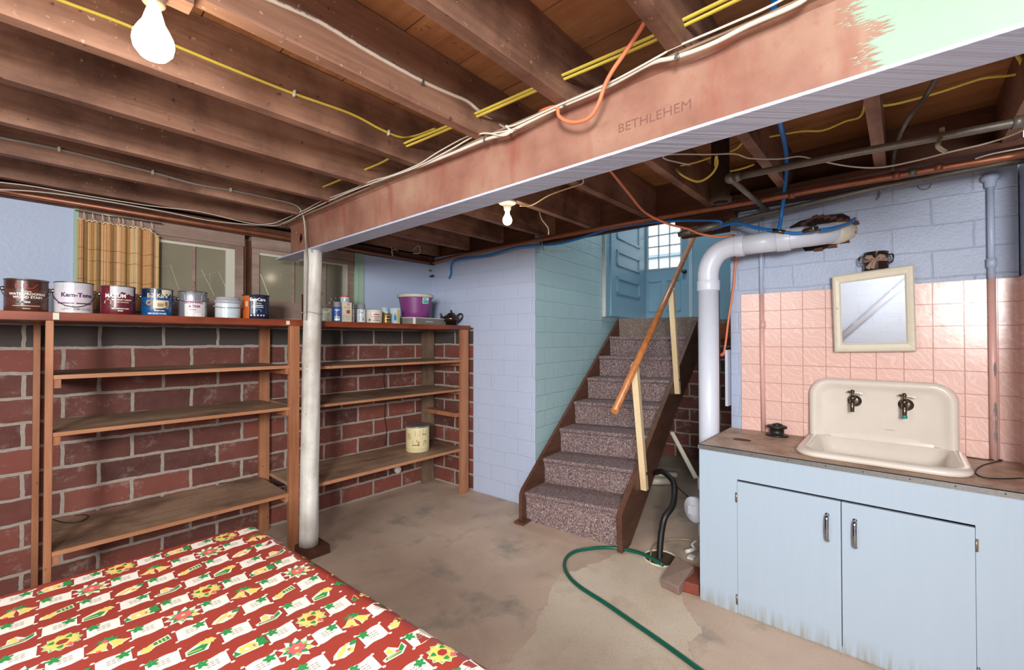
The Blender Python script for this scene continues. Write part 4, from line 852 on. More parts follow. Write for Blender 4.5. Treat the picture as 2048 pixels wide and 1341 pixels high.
hr = thing('handrail', tuple(SF(0.05, -1.0, 0.35)), 'round varnished handrail on two pale pine uprights bolted to the stair stringer', 'handrail')
p0 = Vector((2.478, 1.346, 1.031)); p1 = Vector((4.479, 1.556, 2.489))
dd = (p1-p0).normalized(); m = MB(); m.tube([p0, p1+dd*0.06], 0.0225, 18, interp=False); m.build('rail', M_rail, hr)
def upright(bl, tl, w, dp, name):
    mm = MB(); bl = Vector(bl); tl = Vector(tl); ea = EX*w; eb = EY*dp
    mm.hexa([bl, bl+ea, bl+ea+eb, bl+eb], [tl, tl+ea+Vector((0, 0, 0.03)), tl+ea+eb+Vector((0, 0, 0.03)), tl+eb]); o = mm.build(name, M_pine, hr, bevel=0.0015)
    b = MB(); q = bl.lerp(tl, 0.14)+EX*w*0.5
    b.lathe(q, [(0, 0.012), (0.005, 0.012), (0.006, 0.005), (0.013, 0.003), (0.013, 0)], 12, axis=-EY); b.build('bolt', M_chrome, o)
upright((3.151, 1.447, 0.341), (2.949, 1.426, 1.290), 0.05, 0.045, 'upright')
upright((4.069, 1.543, 0.976), (3.875, 1.523, 1.916), 0.05, 0.045, 'upright')

# ------------------------------------------------------------------ sink cabinet and worktop
cb = thing('sink_cabinet', (2.92, 0.22, 0), 'pale blue painted plywood cabinet under the sink with two chrome-handled doors', 'cabinet')
m = MB(); XC = 2.600
m.box((XC, -0.43, 0.722), (XC+0.02, 0.874, 0.861)); m.box((XC, 0.676, 0.0), (XC+0.02, 0.874, 0.722)); m.box((XC, -0.43, 0.0), (XC+0.02, -0.217, 0.722)); m.box((XC, -0.217, 0.0), (XC+0.02, 0.676, 0.03))
m.box((XC+0.02, 0.854, 0.0), (3.24, 0.874, 0.861)); m.box((XC+0.02, -0.43, 0.0), (3.24, -0.41, 0.861)); m.box((XC+0.02, -0.41, 0.03), (3.24, 0.854, 0.045))
m.build('body', M_cab, cb)
for y0, y1, hy in ((0.2245, 0.6745, 0.277), (-0.2155, 0.2215, 0.1715)):
    m = MB(); m.box((XC-0.006, y0, 0.006), (XC+0.014, y1, 0.712)); d = m.build('door', M_cab, cb, bevel=0.002)
    m = MB(); m.tube([(XC-0.006, hy, 0.636), (XC-0.024, hy, 0.632), (XC-0.031, hy, 0.612), (XC-0.034, hy, 0.576), (XC-0.031, hy, 0.54), (XC-0.024, hy, 0.52), (XC-0.006, hy, 0.516)], 0.0058, 12, flat=1.5)
    m.lathe((XC-0.0055, hy, 0.637), [(0.0, 0.004), (0.009, 0.003), (0.01, 0)], 14, axis=(-1, 0, 0)); m.lathe((XC-0.0055, hy, 0.515), [(0.0, 0.004), (0.009, 0.003), (0.01, 0)], 14, axis=(-1, 0, 0)); m.build('handle', M_chrome, d)
    for z in ((0.60, 0.05) if y0 > 0 else (0.618, 0.10)):
        yy = 0.678 if y0 > 0 else -0.219
        m = MB(); m.box((XC-0.004, yy-0.007, z), (XC, yy+0.007, z+0.05)); m.tube([(XC-0.007, yy, z), (XC-0.007, yy, z+0.05)], 0.004, 8, interp=False)
        for q in (0.008, 0.025, 0.042): m.sphere((XC-0.004, yy+0.005, z+q), 0.002, 6, 4)
        m.build('hinge', M_steel, d)
wt = thing('worktop', (2.92, 0.22, 0.862), 'worn brown worktop with a riveted metal edge strip under the sink', 'worktop')
m = MB(); hx, hy_, hr_ = 2.885, 0.722, 0.05
y_a, y_b, x_a, x_b = -0.43, 0.876, 2.594, 3.24; zt, zb = 0.881, 0.862
N = 32; ring = [(hx+0.037*math.cos(2*PI*k/N), hy_+hr_*math.sin(2*PI*k/N)) for k in range(N)]
sq = []
for k in range(N):
    a = 2*PI*k/N; c_, s_ = math.cos(a), math.sin(a); f = 0.1/max(abs(c_), abs(s_)); sq.append((hx+c_*f, hy_+s_*f))
for z in (zt, zb): m.add([(x, y, z) for x, y in ring+sq], [(k, (k+1) % N, N+(k+1) % N, N+k) for k in range(N)])
mh = MB(); mh.add([(x, y, z) for z in (zt-0.001, zb) for x, y in ring], [(k, (k+1) % N, N+(k+1) % N, N+k) for k in range(N)]); mh.add([(x, y, zb) for x, y in ring], [tuple(range(N))]); mh.build('cutout', plain('cutout edge and shade', '#4e3425', 0.9), wt)  # dark brown edge; the base plate paints in the shaded cabinet inside
# sink cut-out leaves a frame of four boards
sx0, sx1, sy0, sy1 = 2.73, 3.205, -0.20, 0.395
for b in ((x_a, hy_-0.1, hx-0.1, hy_+0.1), (hx+0.1, hy_-0.1, x_b, hy_+0.1), (x_a, hy_+0.1, x_b, y_b), (x_a, sy1, x_b, hy_-0.1), (x_a, sy0, sx0, sy1), (sx1, sy0, x_b, sy1), (x_a, y_a, x_b, sy0)):
    m.box((b[0], b[1], zb), (b[2], b[3], zt))
m.build('surface', M_counter, wt)
m = MB(); m.box((x_a-0.004, y_a, 0.858), (x_a, y_b+0.003, 0.884)); m.box((x_a-0.004, y_a, 0.8815), (x_a+0.012, y_b+0.003, 0.884)); m.box((x_a, y_b, 0.858), (x_b, y_b+0.003, 0.884))
es = m.build('edge_strip', plain('scratched aluminium', '#8d8c8a', 0.4, 0.6, 0.3, 90, 0.0005), wt)
m = MB()
for y in (0.80, 0.60, 0.44, 0.28, 0.14, -0.02, -0.16, -0.3): m.sphere((x_a-0.004, y, 0.871), 0.003, 8, 5)
m.build('rivets', M_oldbrass, es)

# ------------------------------------------------------------------ enamel sink
sk = thing('enamel_sink', (2.95, 0.1, 0.76), 'old cream enamelled sink with a tall rounded splashback and two brass taps', 'sink')
def rr(x0, x1, y0, y1, r0, r1, n=8):
    """rounded rectangle, r0 radius at the front (x0) corners, r1 at the back"""
    out = []
    for (cx, cy, r, a0) in ((x1-r1, y1-r1, r1, 0), (x0+r0, y1-r0, r0, 90), (x0+r0, y0+r0, r0, 180), (x1-r1, y0+r1, r1, 270)):
        for k in range(n+1): a = math.radians(a0+90*k/n); out.append((cx+r*math.cos(a), cy+r*math.sin(a)))
    return out
rings = []
def R(x0, x1, y0, y1, r0, r1, z): rings.append([(x, y, z) for x, y in rr(x0, x1, y0, y1, r0, r1)])
R(2.690, 3.205, -0.222, 0.422, 0.10, 0.02, 0.883)
R(2.680, 3.206, -0.232, 0.432, 0.11, 0.02, 0.892)
R(2.682, 3.206, -0.231, 0.431, 0.11, 0.02, 0.903)
R(2.694, 3.205, -0.222, 0.422, 0.105, 0.02, 0.911)
R(2.715, 3.203, -0.205, 0.405, 0.10, 0.03, 0.914)
R(2.745, 3.20, -0.188, 0.385, 0.09, 0.04, 0.910)
R(2.765, 3.19, -0.172, 0.368, 0.085, 0.05, 0.897)
R(2.778, 3.175, -0.160, 0.356, 0.08, 0.06, 0.86)
R(2.790, 3.160, -0.150, 0.345, 0.08, 0.07, 0.80)
R(2.810, 3.140, -0.130, 0.325, 0.08, 0.08, 0.772)
R(2.850, 3.10, -0.09, 0.285, 0.06, 0.06, 0.763)
m = MB(); n = len(rings[0]); vs = [v for g in rings for v in g]
fs = [(i*n+k, i*n+(k+1) % n, (i+1)*n+(k+1) % n, (i+1)*n+k) for i in range(len(rings)-1) for k in range(n)]
fs.append(tuple((len(rings)-1)*n+k for k in range(n))); m.add(vs, fs, 0, True)
# splashback: nested outlines in the y-z plane
def sb(y0, y1, zt, r, x, n=10):
    o = [(x, y0, 0.885)]
    for k in range(n+1): a = PI-PI/2*k/n; o.append((x, y0+r+r*math.cos(a), zt-r+r*math.sin(a)))
    for k in range(n+1): a = PI/2-PI/2*k/n; o.append((x, y1-r+r*math.cos(a), zt-r+r*math.sin(a)))
    o.append((x, y1, 0.885)); return o
sbr = [sb(-0.214, 0.425, 1.250, 0.10, 3.240), sb(-0.216, 0.427, 1.252, 0.10, 3.215), sb(-0.214, 0.425, 1.250, 0.10, 3.200), sb(-0.206, 0.417, 1.243, 0.095, 3.188), sb(-0.192, 0.402, 1.230, 0.085, 3.183), sb(-0.178, 0.388, 1.215, 0.075, 3.187), sb(-0.165, 0.374, 1.203, 0.07, 3.197), sb(-0.14, 0.35, 1.18, 0.06, 3.203), sb(-0.05, 0.25, 1.12, 0.05, 3.205)]
n = len(sbr[0]); vs = [v for g in sbr for v in g]
fs = [(i*n+k, i*n+(k+1), (i+1)*n+(k+1), (i+1)*n+k) for i in range(len(sbr)-1) for k in range(n-1)]
fs.append(tuple((len(sbr)-1)*n+k for k in range(n)))
m.add(vs, fs, 0, True)
# cove between splashback and bowl
pr = [(3.206, 0.97), (3.2045, 0.93), (3.198, 0.90), (3.19, 0.88), (3.176, 0.855)]
vs = [(x, y, z) for y in (-0.12, 0.32) for x, z in pr]; m.add(vs, [(k, k+1, 5+k+1, 5+k) for k in range(4)], 0, True)
M_enamel = plain('cream enamel', '#ddd5ca', 0.16, 0, 0.06, 12)
so = m.build('basin', M_enamel, sk)
m = MB(); m.lathe((2.975, 0.1, 0.7635), [(0, 0.0), (0.02, 0.001), (0.033, 0.003), (0.035, 0.001)], 24); m.build('drain', M_oldbrass, sk)
m = MB()
for k in range(7): m.box((3.203, 0.075-k*0.006, 0.978+0.002*(k % 2)), (3.2045, 0.071-k*0.006, 0.982))
m.build('maker_mark', pc('#8a857c'), sk)
def tap(y, z, ring):
    r_ = MB(); X = 3.203
    r_.lathe((X, y-0.006, z), [(0, 0.012), (0.016, 0.012), (0.024, 0.01), (0.026, 0.005), (0.031, 0.004), (0.033, 0.0)], 28, axis=(-1, 0, 0))
    r_.tube([(X-0.005, y, z), (X-0.045, y, z), (X-0.062, y, z-0.008), (X-0.068, y, z-0.03), (X-0.068, y, z-0.056)], [0.013, 0.014, 0.013, 0.0105, 0.0095], 14)
    r_.lathe((X-0.045, y, z+0.008), [(0.013, 0), (0.017, 0.006), (0.017, 0.016), (0.012, 0.022), (0.007, 0.026), (0.006, 0.046), (0.009, 0.048), (0.009, 0.056), (0.0, 0.06)], 16)
    f = r_.build('faucet', M_oldbrass, sk)
    h = MB(); c = (X-0.045, y, z+0.052); h.sphere(c, 0.009, 12, 8); h.tube([c, (c[0], c[1]+0.014, c[2]+0.001)], 0.004, 8, interp=False); h.sphere((c[0], c[1]+0.018, c[2]+0.001), 0.006, 10, 8); h.tube([c, (c[0]-0.002, c[1]-0.012, c[2])], 0.0045, 8, interp=False); h.build('lever_hub', M_oldbrass, f)
    h = MB(); h.tube([(c[0]-0.002, c[1]-0.01, c[2]), (c[0]-0.004, c[1]-0.022, c[2]-0.001), (c[0]-0.006, c[1]-0.036, c[2]-0.002), (c[0]-0.007, c[1]-0.042, c[2]-0.003)], [0.005, 0.006, 0.0085, 0.0085], 14); h.sphere((c[0]-0.007, c[1]-0.043, c[2]-0.003), 0.0085, 12, 8); h.build('porcelain_lever', M_porc, f)
    if ring: h = MB(); h.lathe((X-0.068, y, z-0.066), [(0.0098, 0), (0.0118, 0.001), (0.0118, 0.016), (0.0098, 0.017)], 16); h.build('tape', pc('#1e8a86'), f)
tap(0.214, 1.128, False); tap(-0.006, 1.126, True)

# sink strainer, wire, mirror, pot
ds = thing('black_spool', (3.151, 0.589, 0.881), 'small black round spool standing on the worktop left of the sink', 'spool')
c = Vector((3.151, 0.589, 0.881)); m = MB(); m.lathe(c, [(0, 0), (0.062, 0.0), (0.064, 0.005), (0.06, 0.01), (0.04, 0.012), (0.038, 0.045), (0.054, 0.05), (0.056, 0.06), (0.05, 0.064), (0.02, 0.066), (0.0, 0.066)], 32); m.build('body', M_black, ds)
m = MB(); m.tube([c+Vector((-0.02, 0.02, 0.068)), c+Vector((-0.02, 0, 0.078)), c+Vector((0.0, -0.03, 0.07)), c+Vector((0.02, 0.0, 0.074)), c+Vector((-0.01, 0.02, 0.07))], 0.0035, 6); m.lathe(c+Vector((0, 0, 0.064)), [(0.018, 0), (0.018, 0.008), (0.01, 0.012), (0, 0.012)], 16); m.build('cord_end', pc('#2a2522', 0.4), ds)
t = MB().tube([(3.205, -0.234, 0.884), (3.191, -0.302, 0.884), (3.234, -0.365, 0.884), (3.043, -0.280, 0.884), (2.873, -0.242, 0.884), (2.779, -0.255, 0.884), (2.798, -0.308, 0.884), (2.874, -0.383, 0.884)], 0.0026, 6).build('wire_scrap', M_black); tag(t, 'thin black wire lying on the worktop right of the sink', 'wire')
mr = thing('mirror', (3.2, 0.12, 1.4), 'square ivory-framed wall mirror hanging askew over the sink', 'mirror')
MQ = [Vector(v) for v in ((3.175, 0.306, 1.852), (3.175, -0.050, 1.882), (3.195, -0.057, 1.417), (3.195, 0.299, 1.406))]
mq_c = sum(MQ, Vector())/4
def ring_quad(m, Qa, Qb): m.add(list(Qa)+list(Qb), [(k, (k+1) % 4, 4+(k+1) % 4, 4+k) for k in range(4)])
nrm = (MQ[1]-MQ[0]).cross(MQ[3]-MQ[0]).normalized()
if nrm.x > 0: nrm = -nrm
def inset(f, d): return [mq_c+(q-mq_c)*f+nrm*d for q in MQ]
m = MB()
ring_quad(m, inset(1.0, -0.03), inset(1.0, 0.004)); ring_quad(m, inset(1.0, 0.004), inset(0.965, 0.013)); ring_quad(m, inset(0.965, 0.013), inset(0.90, 0.016)); ring_quad(m, inset(0.90, 0.016), inset(0.82, 0.012)); ring_quad(m, inset(0.82, 0.012), inset(0.772, 0.002)); m.add(inset(1.0, -0.03), [(0, 1, 2, 3)])
m.build('frame', M_ivory, mr)
m = MB(); m.add(inset(0.78, 0.0035), [(0, 1, 2, 3)]); m.build('glass', M_mirror, mr)
m = MB(); q = MQ[0].lerp(MQ[3], 0.42).lerp(mq_c, 0.12)+nrm*0.016; m.sphere(q, 0.006, 10, 8); m.build('screw', M_ivory, mr)
pt = thing('enamel_pot', (3.205, 0.107, 1.887), 'small dark enamel pot tied with a rag bow standing on top of the mirror', 'pot')
c = Vector((3.205, 0.107, 1.870)); M_en = plain('black brown enamel', '#2a1d19', 0.15, 0, 0.3)
m = MB(); m.lathe(c, [(0, 0), (0.052, 0), (0.055, 0.004), (0.055, 0.096), (0.0575, 0.099), (0.0545, 0.101), (0.051, 0.096), (0.051, 0.01), (0, 0.01)], 32); m.build('body', M_en, pt)
m = MB()
for s_ in (1, -1):
    m.tube([c+Vector((-0.01, s_*0.053, 0.08)), c+Vector((-0.012, s_*0.07, 0.08)), c+Vector((-0.014, s_*0.074, 0.06)), c+Vector((-0.012, s_*0.068, 0.038)), c+Vector((-0.01, s_*0.053, 0.036))], 0.004, 8)
m.build('handle', M_en, pt)
M_rag = plain('faded floral rag', '#a98c7c', 0.8, 0, 0.4, 90, 0.002)
m = MB(); m.lathe(c+Vector((0, 0, 0.05)), [(0.0552, -0.006), (0.058, -0.002), (0.058, 0.008), (0.0552, 0.012)], 32)
m.tube([c+Vector((-0.058, 0.004, 0.055)), c+Vector((-0.066, 0.02, 0.068)), c+Vector((-0.063, 0.04, 0.066)), c+Vector((-0.06, 0.022, 0.052)), c+Vector((-0.058, 0.004, 0.055))], [0.006, 0.012, 0.014, 0.011, 0.006], 10, flat=0.4)
m.tube([c+Vector((-0.058, 0.0, 0.055)), c+Vector((-0.066, -0.018, 0.07)), c+Vector((-0.06, -0.036, 0.062)), c+Vector((-0.062, -0.02, 0.052)), c+Vector((-0.058, 0.0, 0.055))], [0.006, 0.011, 0.013, 0.01, 0.006], 10, flat=0.4)
m.tube([c+Vector((-0.06, 0.006, 0.05)), c+Vector((-0.062, 0.02, 0.03)), c+Vector((-0.058, 0.036, 0.006))], [0.006, 0.009, 0.011], 10, flat=0.35)
m.tube([c+Vector((-0.06, 0.0, 0.05)), c+Vector((-0.062, 0.006, 0.03)), c+Vector((-0.06, 0.014, 0.004))], [0.006, 0.008, 0.010], 10, flat=0.35)
m.build('rag_bow', M_rag, pt)

# ------------------------------------------------------------------ drain stack
dp = thing('drain_pipe', (3.0, 0.945, 0), 'large white plastic drain pipe rising by the cabinet and elbowing into the broken wall', 'pipe')
vx, vy, R0 = 3.005, 0.948, 0.062; zh = 2.072
m = MB(); m.tube([(vx, vy, 0.02), (vx, vy, 1.86)], R0, 32, interp=False)
m.tube([(vx, vy, 1.86), (vx, vy, 1.92), (vx+0.0, vy-0.018, 1.985), (vx+0.002, vy-0.06, 2.042), (vx+0.004, vy-0.12, 2.068), (vx+0.006, vy-0.17, zh)], R0*1.03, 32)
m.tube([(vx+0.006, vy-0.17, zh), (vx+0.03, 0.52, zh+0.004)], R0, 32, interp=False)
m.tube([(vx+0.03, 0.52, zh+0.004), (vx+0.045, 0.46, zh+0.01), (vx+0.1, 0.38, zh+0.02), (3.18, 0.315, zh+0.035), (3.30, 0.24, zh+0.05)], R0*0.98, 32)
m.build('pipe_run', M_plumb, dp)
def coupling(p, q, r):
    mm = MB(); mm.tube([p, q], r, 32, interp=False); mm.build('coupling', M_plumb, dp, bevel=0.002)
coupling((vx, vy, 1.80), (vx, vy, 1.865), R0*1.12); coupling((vx+0.005, vy-0.165, zh), (vx+0.008, vy-0.215, zh), R0*1.10)
coupling((vx+0.026, 0.56, zh+0.004), (vx+0.032, 0.49, zh+0.006), R0*1.1); coupling((vx, vy, 0.50), (vx, vy, 0.57), R0*1.13); coupling((vx, vy, 0.20), (vx, vy, 0.28), R0*1.13)
m = MB(); q = Vector((vx-0.02, vy+0.02, 0.385)); ax = Vector((-0.78, 0.42, 0)).normalized()
m.lathe(q, [(0.06, 0.0), (0.06, 0.06), (0.078, 0.064), (0.08, 0.098), (0.076, 0.104), (0, 0.104)], 32, axis=ax); cl = m.build('cleanout', M_plumb, dp)
m = MB(); u_ = ax.cross(Vector((0, 0, 1))); f = q+ax*0.104; hs = 0.031
m.hexa([f+u_*hs*a+Vector((0, 0, hs*b)) for a, b in ((-1, -.9), (1, -1.1), (1, .9), (-1, 1.1))], [f+ax*0.012+u_*hs*0.9*a+Vector((0, 0, hs*0.9*b)) for a, b in ((-1, -.9), (1, -1.1), (1, .9), (-1, 1.1))]); m.build('square_plug', M_plumb, cl)
m = MB(); m.tube([(3.19, 0.31, zh+0.036), (3.32, 0.215, zh+0.055)], R0*1.02, 28, interp=False); m.build('clay_end', M_pvc_old, dp, label='old cream pipe end in the wall')

def pipe_thing(name, pts, r, mt, label, cat='pipe', seg=14, interp=True, group=None, flat=1.0):
    return tag(MB().tube(pts, r, seg, interp=interp, flat=flat).build(name, mt), label, cat, group)
# conduits down the sink wall, painted in the colours of the wall behind
M_cp = plain('pale blue painted conduit', '#aebdd6', 0.4, 0, 0.06); M_pp = plain('pink painted conduit', '#dcaea6', 0.35, 0, 0.08)
cd = thing('conduit', (3.225, 0.685, 0.88), 'narrow painted conduit down the wall left of the mirror, blue above and pink below', 'conduit')
MB().tube([(3.228, 0.686, 2.33), (3.228, 0.686, 1.775)], 0.0115, 14, interp=False).build('upper_length', M_cp, cd)
MB().tube([(3.228, 0.686, 1.775), (3.228, 0.684, 1.34), (3.228, 0.678, 0.883)], 0.0125, 14, interp=False).build('lower_length', M_pp, cd)
MB().tube([(3.228, 0.681, 1.60), (3.228, 0.681, 1.555)], 0.0155, 14, interp=False).build('joint', M_pp, cd)
MB().lathe((3.228, 0.686, 2.325), [(0.012, 0), (0.024, 0.004), (0.024, 0.016), (0.008, 0.018)], 16).build('clip', M_galv, cd)
cd = thing('conduit', (3.22, -0.335, 0.88), 'wider painted conduit down the wall right of the mirror, chipped near the sink', 'conduit')
MB().tube([(3.225, -0.336, 2.26), (3.225, -0.336, 1.785)], 0.0135, 14, interp=False).build('upper_length', M_cp, cd)
MB().tube([(3.225, -0.336, 1.785), (3.225, -0.337, 0.883)], 0.0145, 14, interp=False).build('lower_length', M_pp, cd)
MB().tube([(3.225, -0.336, 1.885), (3.225, -0.336, 1.84)], 0.018, 14, interp=False).build('joint', M_cp, cd)
MB().lathe((3.225, -0.336, 2.24), [(0.014, 0.0), (0.02, 0.002), (0.022, 0.03), (0.034, 0.04), (0.034, 0.06), (0.014, 0.062)], 20).build('wall_bracket', M_cp, cd)
m = MB(); random.seed(8)
for z0, z1, mx in ((1.02, 1.16, .014), (1.13, 1.17, .006), (1.29, 1.37, .007), (0.97, 1.03, .009)):
    k = 7
    for i in range(k):
        za = z0+(z1-z0)*i/k; wq = mx*math.sin(PI*(i+0.7)/(k+0.4))*random.uniform(0.7, 1.1); a = math.radians(200)
        vs = [(3.225+0.0149*math.cos(a+s_*wq/0.0145), -0.337+0.0149*math.sin(a+s_*wq/0.0145), zz) for zz in (za, za+(z1-z0)/k) for s_ in (-1, 0, 1)]
        m.add(vs, [(0, 1, 4, 3), (1, 2, 5, 4)])
m.build('bare_metal_chips', pc('#7c7a78', 0.6), cd)

# overhead pipes
pipe_thing('copper_pipe', [(-1.8, 3.70, 2.30), (1.3, 3.70, 2.302), (2.86, 3.70, 2.29)], 0.0165, M_copper, 'long copper pipe along the window wall just under the joists', interp=False)
cp = thing('copper_pipe', (2.9, 1.6, 2.3), 'long copper pipe running over the stairs and above the sink wall', 'pipe')
MB().tube([(2.88, 3.66, 2.29), (2.90, 3.05, 2.318), (2.90, 1.68, 2.318), (2.90, 0.68, 2.302), (2.9, 0.2, 2.30), (2.9, -0.42, 2.285)], 0.0175, 16).build('pipe_length', M_copper, cp)
for y in (0.475, 0.03, -0.03, -0.12):
    MB().tube([(2.9, y, 2.2985), (2.9, y-0.03, 2.297)], 0.021, 16, interp=False).build('joint', M_galv if y in (-0.03, ) else M_copper, cp)
gl = thing('grey_pipe', (3.1, 0.4, 2.25), 'lower of the two grey steel pipes, below the copper pipe over the sink wall', 'pipe', )
q0 = Vector((3.020, 0.997, 2.216)); q1 = Vector((3.100, 0.084, 2.309)); q2 = Vector((3.120, -0.341, 2.319))
MB().tube([q0, q1, q2, q2+(q2-q1)*0.6], 0.0165, 16, interp=False).build('pipe_length', M_galv, gl)
MB().tube([q0+(q0-q1)*0.07, q0+(q1-q0)*0.14], 0.024, 16, interp=False).build('union', M_galv, gl)
MB().tube([q0+(q0-q1)*0.02, q0+(q0-q1)*0.16], 0.018, 12, interp=False).build('valve', M_galv, gl)
e1 = Vector((2.311, 0.624, 2.270)); e2 = Vector((2.345, 0.160, 2.270)); e3 = Vector((2.409, -0.335, 2.270))
gu = thing('grey_pipe', tuple(e2), 'upper grey steel pipe hung under the joists with an elbow at its left end', 'pipe')
MB().tube([e1, e2, e3, e3+(e3-e2)*0.15], 0.0155, 16, interp=False).build('pipe_length', M_galv, gu)
b1 = Vector((3.14, 0.625, 2.29)); MB().tube([e1, b1], 0.0145, 16, interp=False).build('branch', M_galv, gu)
MB().sphere(e1, 0.025, 16, 10).build('elbow', M_galv, gu)
MB().tube([e1+(e2-e1)*0.04, e1+(e2-e1)*0.1], 0.021, 16, interp=False).build('joint', M_galv, gu)
MB().tube([e3-(e3-e2)*0.06, e3], 0.022, 16, interp=False).build('joint', M_galv, gu)
h0 = Vector((2.408, -0.123, 2.285)); m = MB(); m.tube([h0+Vector((0, 0, 0.03)), h0, Vector((2.265, -0.104, 2.200)), Vector((2.351, -0.128, 2.200))], 0.008, 8); o = m.build('bent_tube', M_clear); tag(o, 'short bent clear tube hooked over the upper grey pipe', 'tube')
ip = thing('cast_iron_stub', (2.62, 0.73, 2.24), 'rusty open-ended cast iron pipe hanging down between the joists', 'pipe')
ic = Vector((2.441, 0.706, 2.200)); m = MB(); m.lathe(ic, [(0.037, 0.0), (0.050, 0.0), (0.053, 0.008), (0.053, 0.022), (0.045, 0.03), (0.043, 0.40), (0.0, 0.41)], 32); m.lathe(ic, [(0.037, 0), (0.036, 0.3), (0, 0.3)], 32); m.build('pipe_body', M_iron, ip)
pipe_thing('vinyl_tube', [Vector((2.485, -0.116, 2.560)), Vector((2.530, -0.080, 2.500)), Vector((2.492, -0.019, 2.400)), Vector((2.900, 0.019, 2.427)), Vector((2.900, 0.030, 2.317))], 0.0095, plain('smoky vinyl', '#6f655f', 0.3), 'smoky plastic tube dropping from the ceiling onto the copper pipe', 'tube')
# blue plastic water lines
bl = thing('blue_water_line', (3.1, 0.56, 2.15), 'bright blue plastic water line with a gate valve over the white drain pipe', 'pipe')
MB().tube([(2.965, 0.538, 2.117), (2.960, 0.516, 2.253), (2.750, 0.460, 2.410), (2.350, 0.398, 2.381), (2.000, 0.354, 2.341), (1.700, 0.313, 2.394), (1.460, 0.275, 2.415), (1.3, 0.22, 2.50), (1.0, 0.1, 2.52)], 0.0105, 12).build('riser', M_blue, bl)
MB().tube([(2.970, 0.357, 2.093), (2.965, 0.451, 2.091), (2.965, 0.538, 2.117), (2.990, 0.662, 2.163), (3.010, 0.785, 2.217), (3.03, 0.93, 2.205)], 0.0095, 12).build('cross_line', M_blue, bl)
MB().tube([(2.970, 0.338, 2.093), (3.020, 0.280, 2.104), (3.160, 0.218, 2.149), (3.3, 0.2, 2.21)], 0.0095, 12).build('wall_line', M_blue, bl)
vc = Vector((2.965, 0.389, 2.095)); m = MB(); m.tube([vc+Vector((0, 0.03, 0)), vc+Vector((0, -0.045, 0.006))], 0.013, 12, interp=False); m.lathe(vc+Vector((0, -0.02, 0.0)), [(0.012, 0), (0.012, 0.012), (0.007, 0.016), (0.006, 0.035)], 12, axis=(-0.6, 0, 0.8)); vb = m.build('valve_body', M_oldbrass, bl)
ax = Vector((-0.6, 0, 0.8)).normalized(); hc_ = vc+Vector((0, -0.02, 0))+ax*0.036; u1 = ax.orthogonal().normalized(); u2 = ax.cross(u1); m = MB()
m.tube([hc_+(u1*math.cos(k*PI/10)+u2*math.sin(k*PI/10))*(0.023+0.003*math.cos(k*PI/10*6)) for k in range(21)], 0.0035, 8)
for k in range(3): a = k*PI/3; m.tube([hc_+(u1*math.cos(a)+u2*math.sin(a))*0.023, hc_-(u1*math.cos(a)+u2*math.sin(a))*0.023], 0.003, 6, interp=False)
m.build('handwheel', plain('dark iron wheel', '#2b2826', 0.4, 0.5), vb)
MB().tube([(2.965, 0.567, 2.127), (2.965, 0.506, 2.106)], 0.0125, 12, interp=False).build('tee', M_oldbrass, bl)
pipe_thing('blue_water_line', [(2.965, 3.50, 2.115), (2.955, 3.46, 2.16), (2.93, 3.42, 2.25), (2.92, 3.3, 2.285), (2.93, 2.9, 2.275), (2.930, 2.506, 2.299), (2.930, 2.128, 2.266), (2.930, 1.886, 2.278), (2.930, 1.644, 2.308), (2.950, 1.357, 2.306), (3.000, 1.163, 2.299), (3.010, 0.874, 2.245), (3.03, 0.93, 2.205)], 0.0095, M_blue, 'blue plastic water line running above the middle wall and over the stairs', 'pipe', 12)
sp = thing('wall_spigot', (2.965, 3.863, 2.229), 'small pipe fittings poking out of the wall above the purple bucket', 'fitting')
for (u, v, mt, nm) in (((2.965, 3.907, 2.261), (2.900, 3.719, 2.211), M_galv, 'upper_stub'), ((2.965, 3.907, 2.162), (2.900, 3.685, 2.155), M_oldbrass, 'lower_stub')):
    m = MB(); m.tube([u, v], 0.011, 12, interp=False); m.lathe(u, [(0.012, -0.004), (0.022, -0.002), (0.022, 0.004), (0.012, 0.006)], 16, axis=(-1, 0, 0)); m.build(nm, mt, sp)

# ------------------------------------------------------------------ cables
def cable(name, pts, r, mt, label, group=None, flat=1.0, seg=8, interp=True): return pipe_thing(name, pts, r, mt, label, 'cable', seg, interp, group, flat)
# the yellow cable run threaded through the joists beside the beam
ry = [(2.79, 1.262), (2.578, 1.274), (2.32, 1.29), (2.04, 1.30), (1.83, 1.25), (1.60, 1.268), (1.37, 1.282), (1.05, 1.30), (0.935, 1.305), (0.60, 1.326), (0.50, 1.32), (0.2, 1.32), (-0.3, 1.33)]
cable('yellow_cable', [(x, y, 2.44) for y, x in ry], 0.0046, M_yel, 'yellow cable threaded through holes in the joists alongside the steel beam', 'threaded yellow cables', 1.6)
ry2 = [(1.83, 1.27), (1.62, 1.285), (1.37, 1.30), (1.05, 1.315), (0.935, 1.325), (0.60, 1.345), (0.50, 1.342), (0.2, 1.34), (-0.3, 1.35)]
cable('yellow_cable', [(x-0.008, y, 2.431) for y, x in ry2], 0.0046, M_yel, 'second yellow cable lying against the threaded one beside the steel beam', 'threaded yellow cables', 1.6)
yj = [(0.017, 1.806, 2.466), (0.075, 1.806, 2.460), (0.205, 1.806, 2.466), (0.345, 1.806, 2.463), (0.519, 1.806, 2.461), (0.724, 1.806, 2.463), (0.964, 1.806, 2.476), (1.112, 1.806, 2.461), (1.221, 1.806, 2.461), (1.296, 1.790, 2.488), (1.268, 1.60, 2.452)]
yc = cable('yellow_cable', yj, 0.005, M_yel, 'yellow cable stapled along the side of the joist behind the big bulb', None, 1.4)
yc['_base'] = tuple(yc.location)
m = MB()
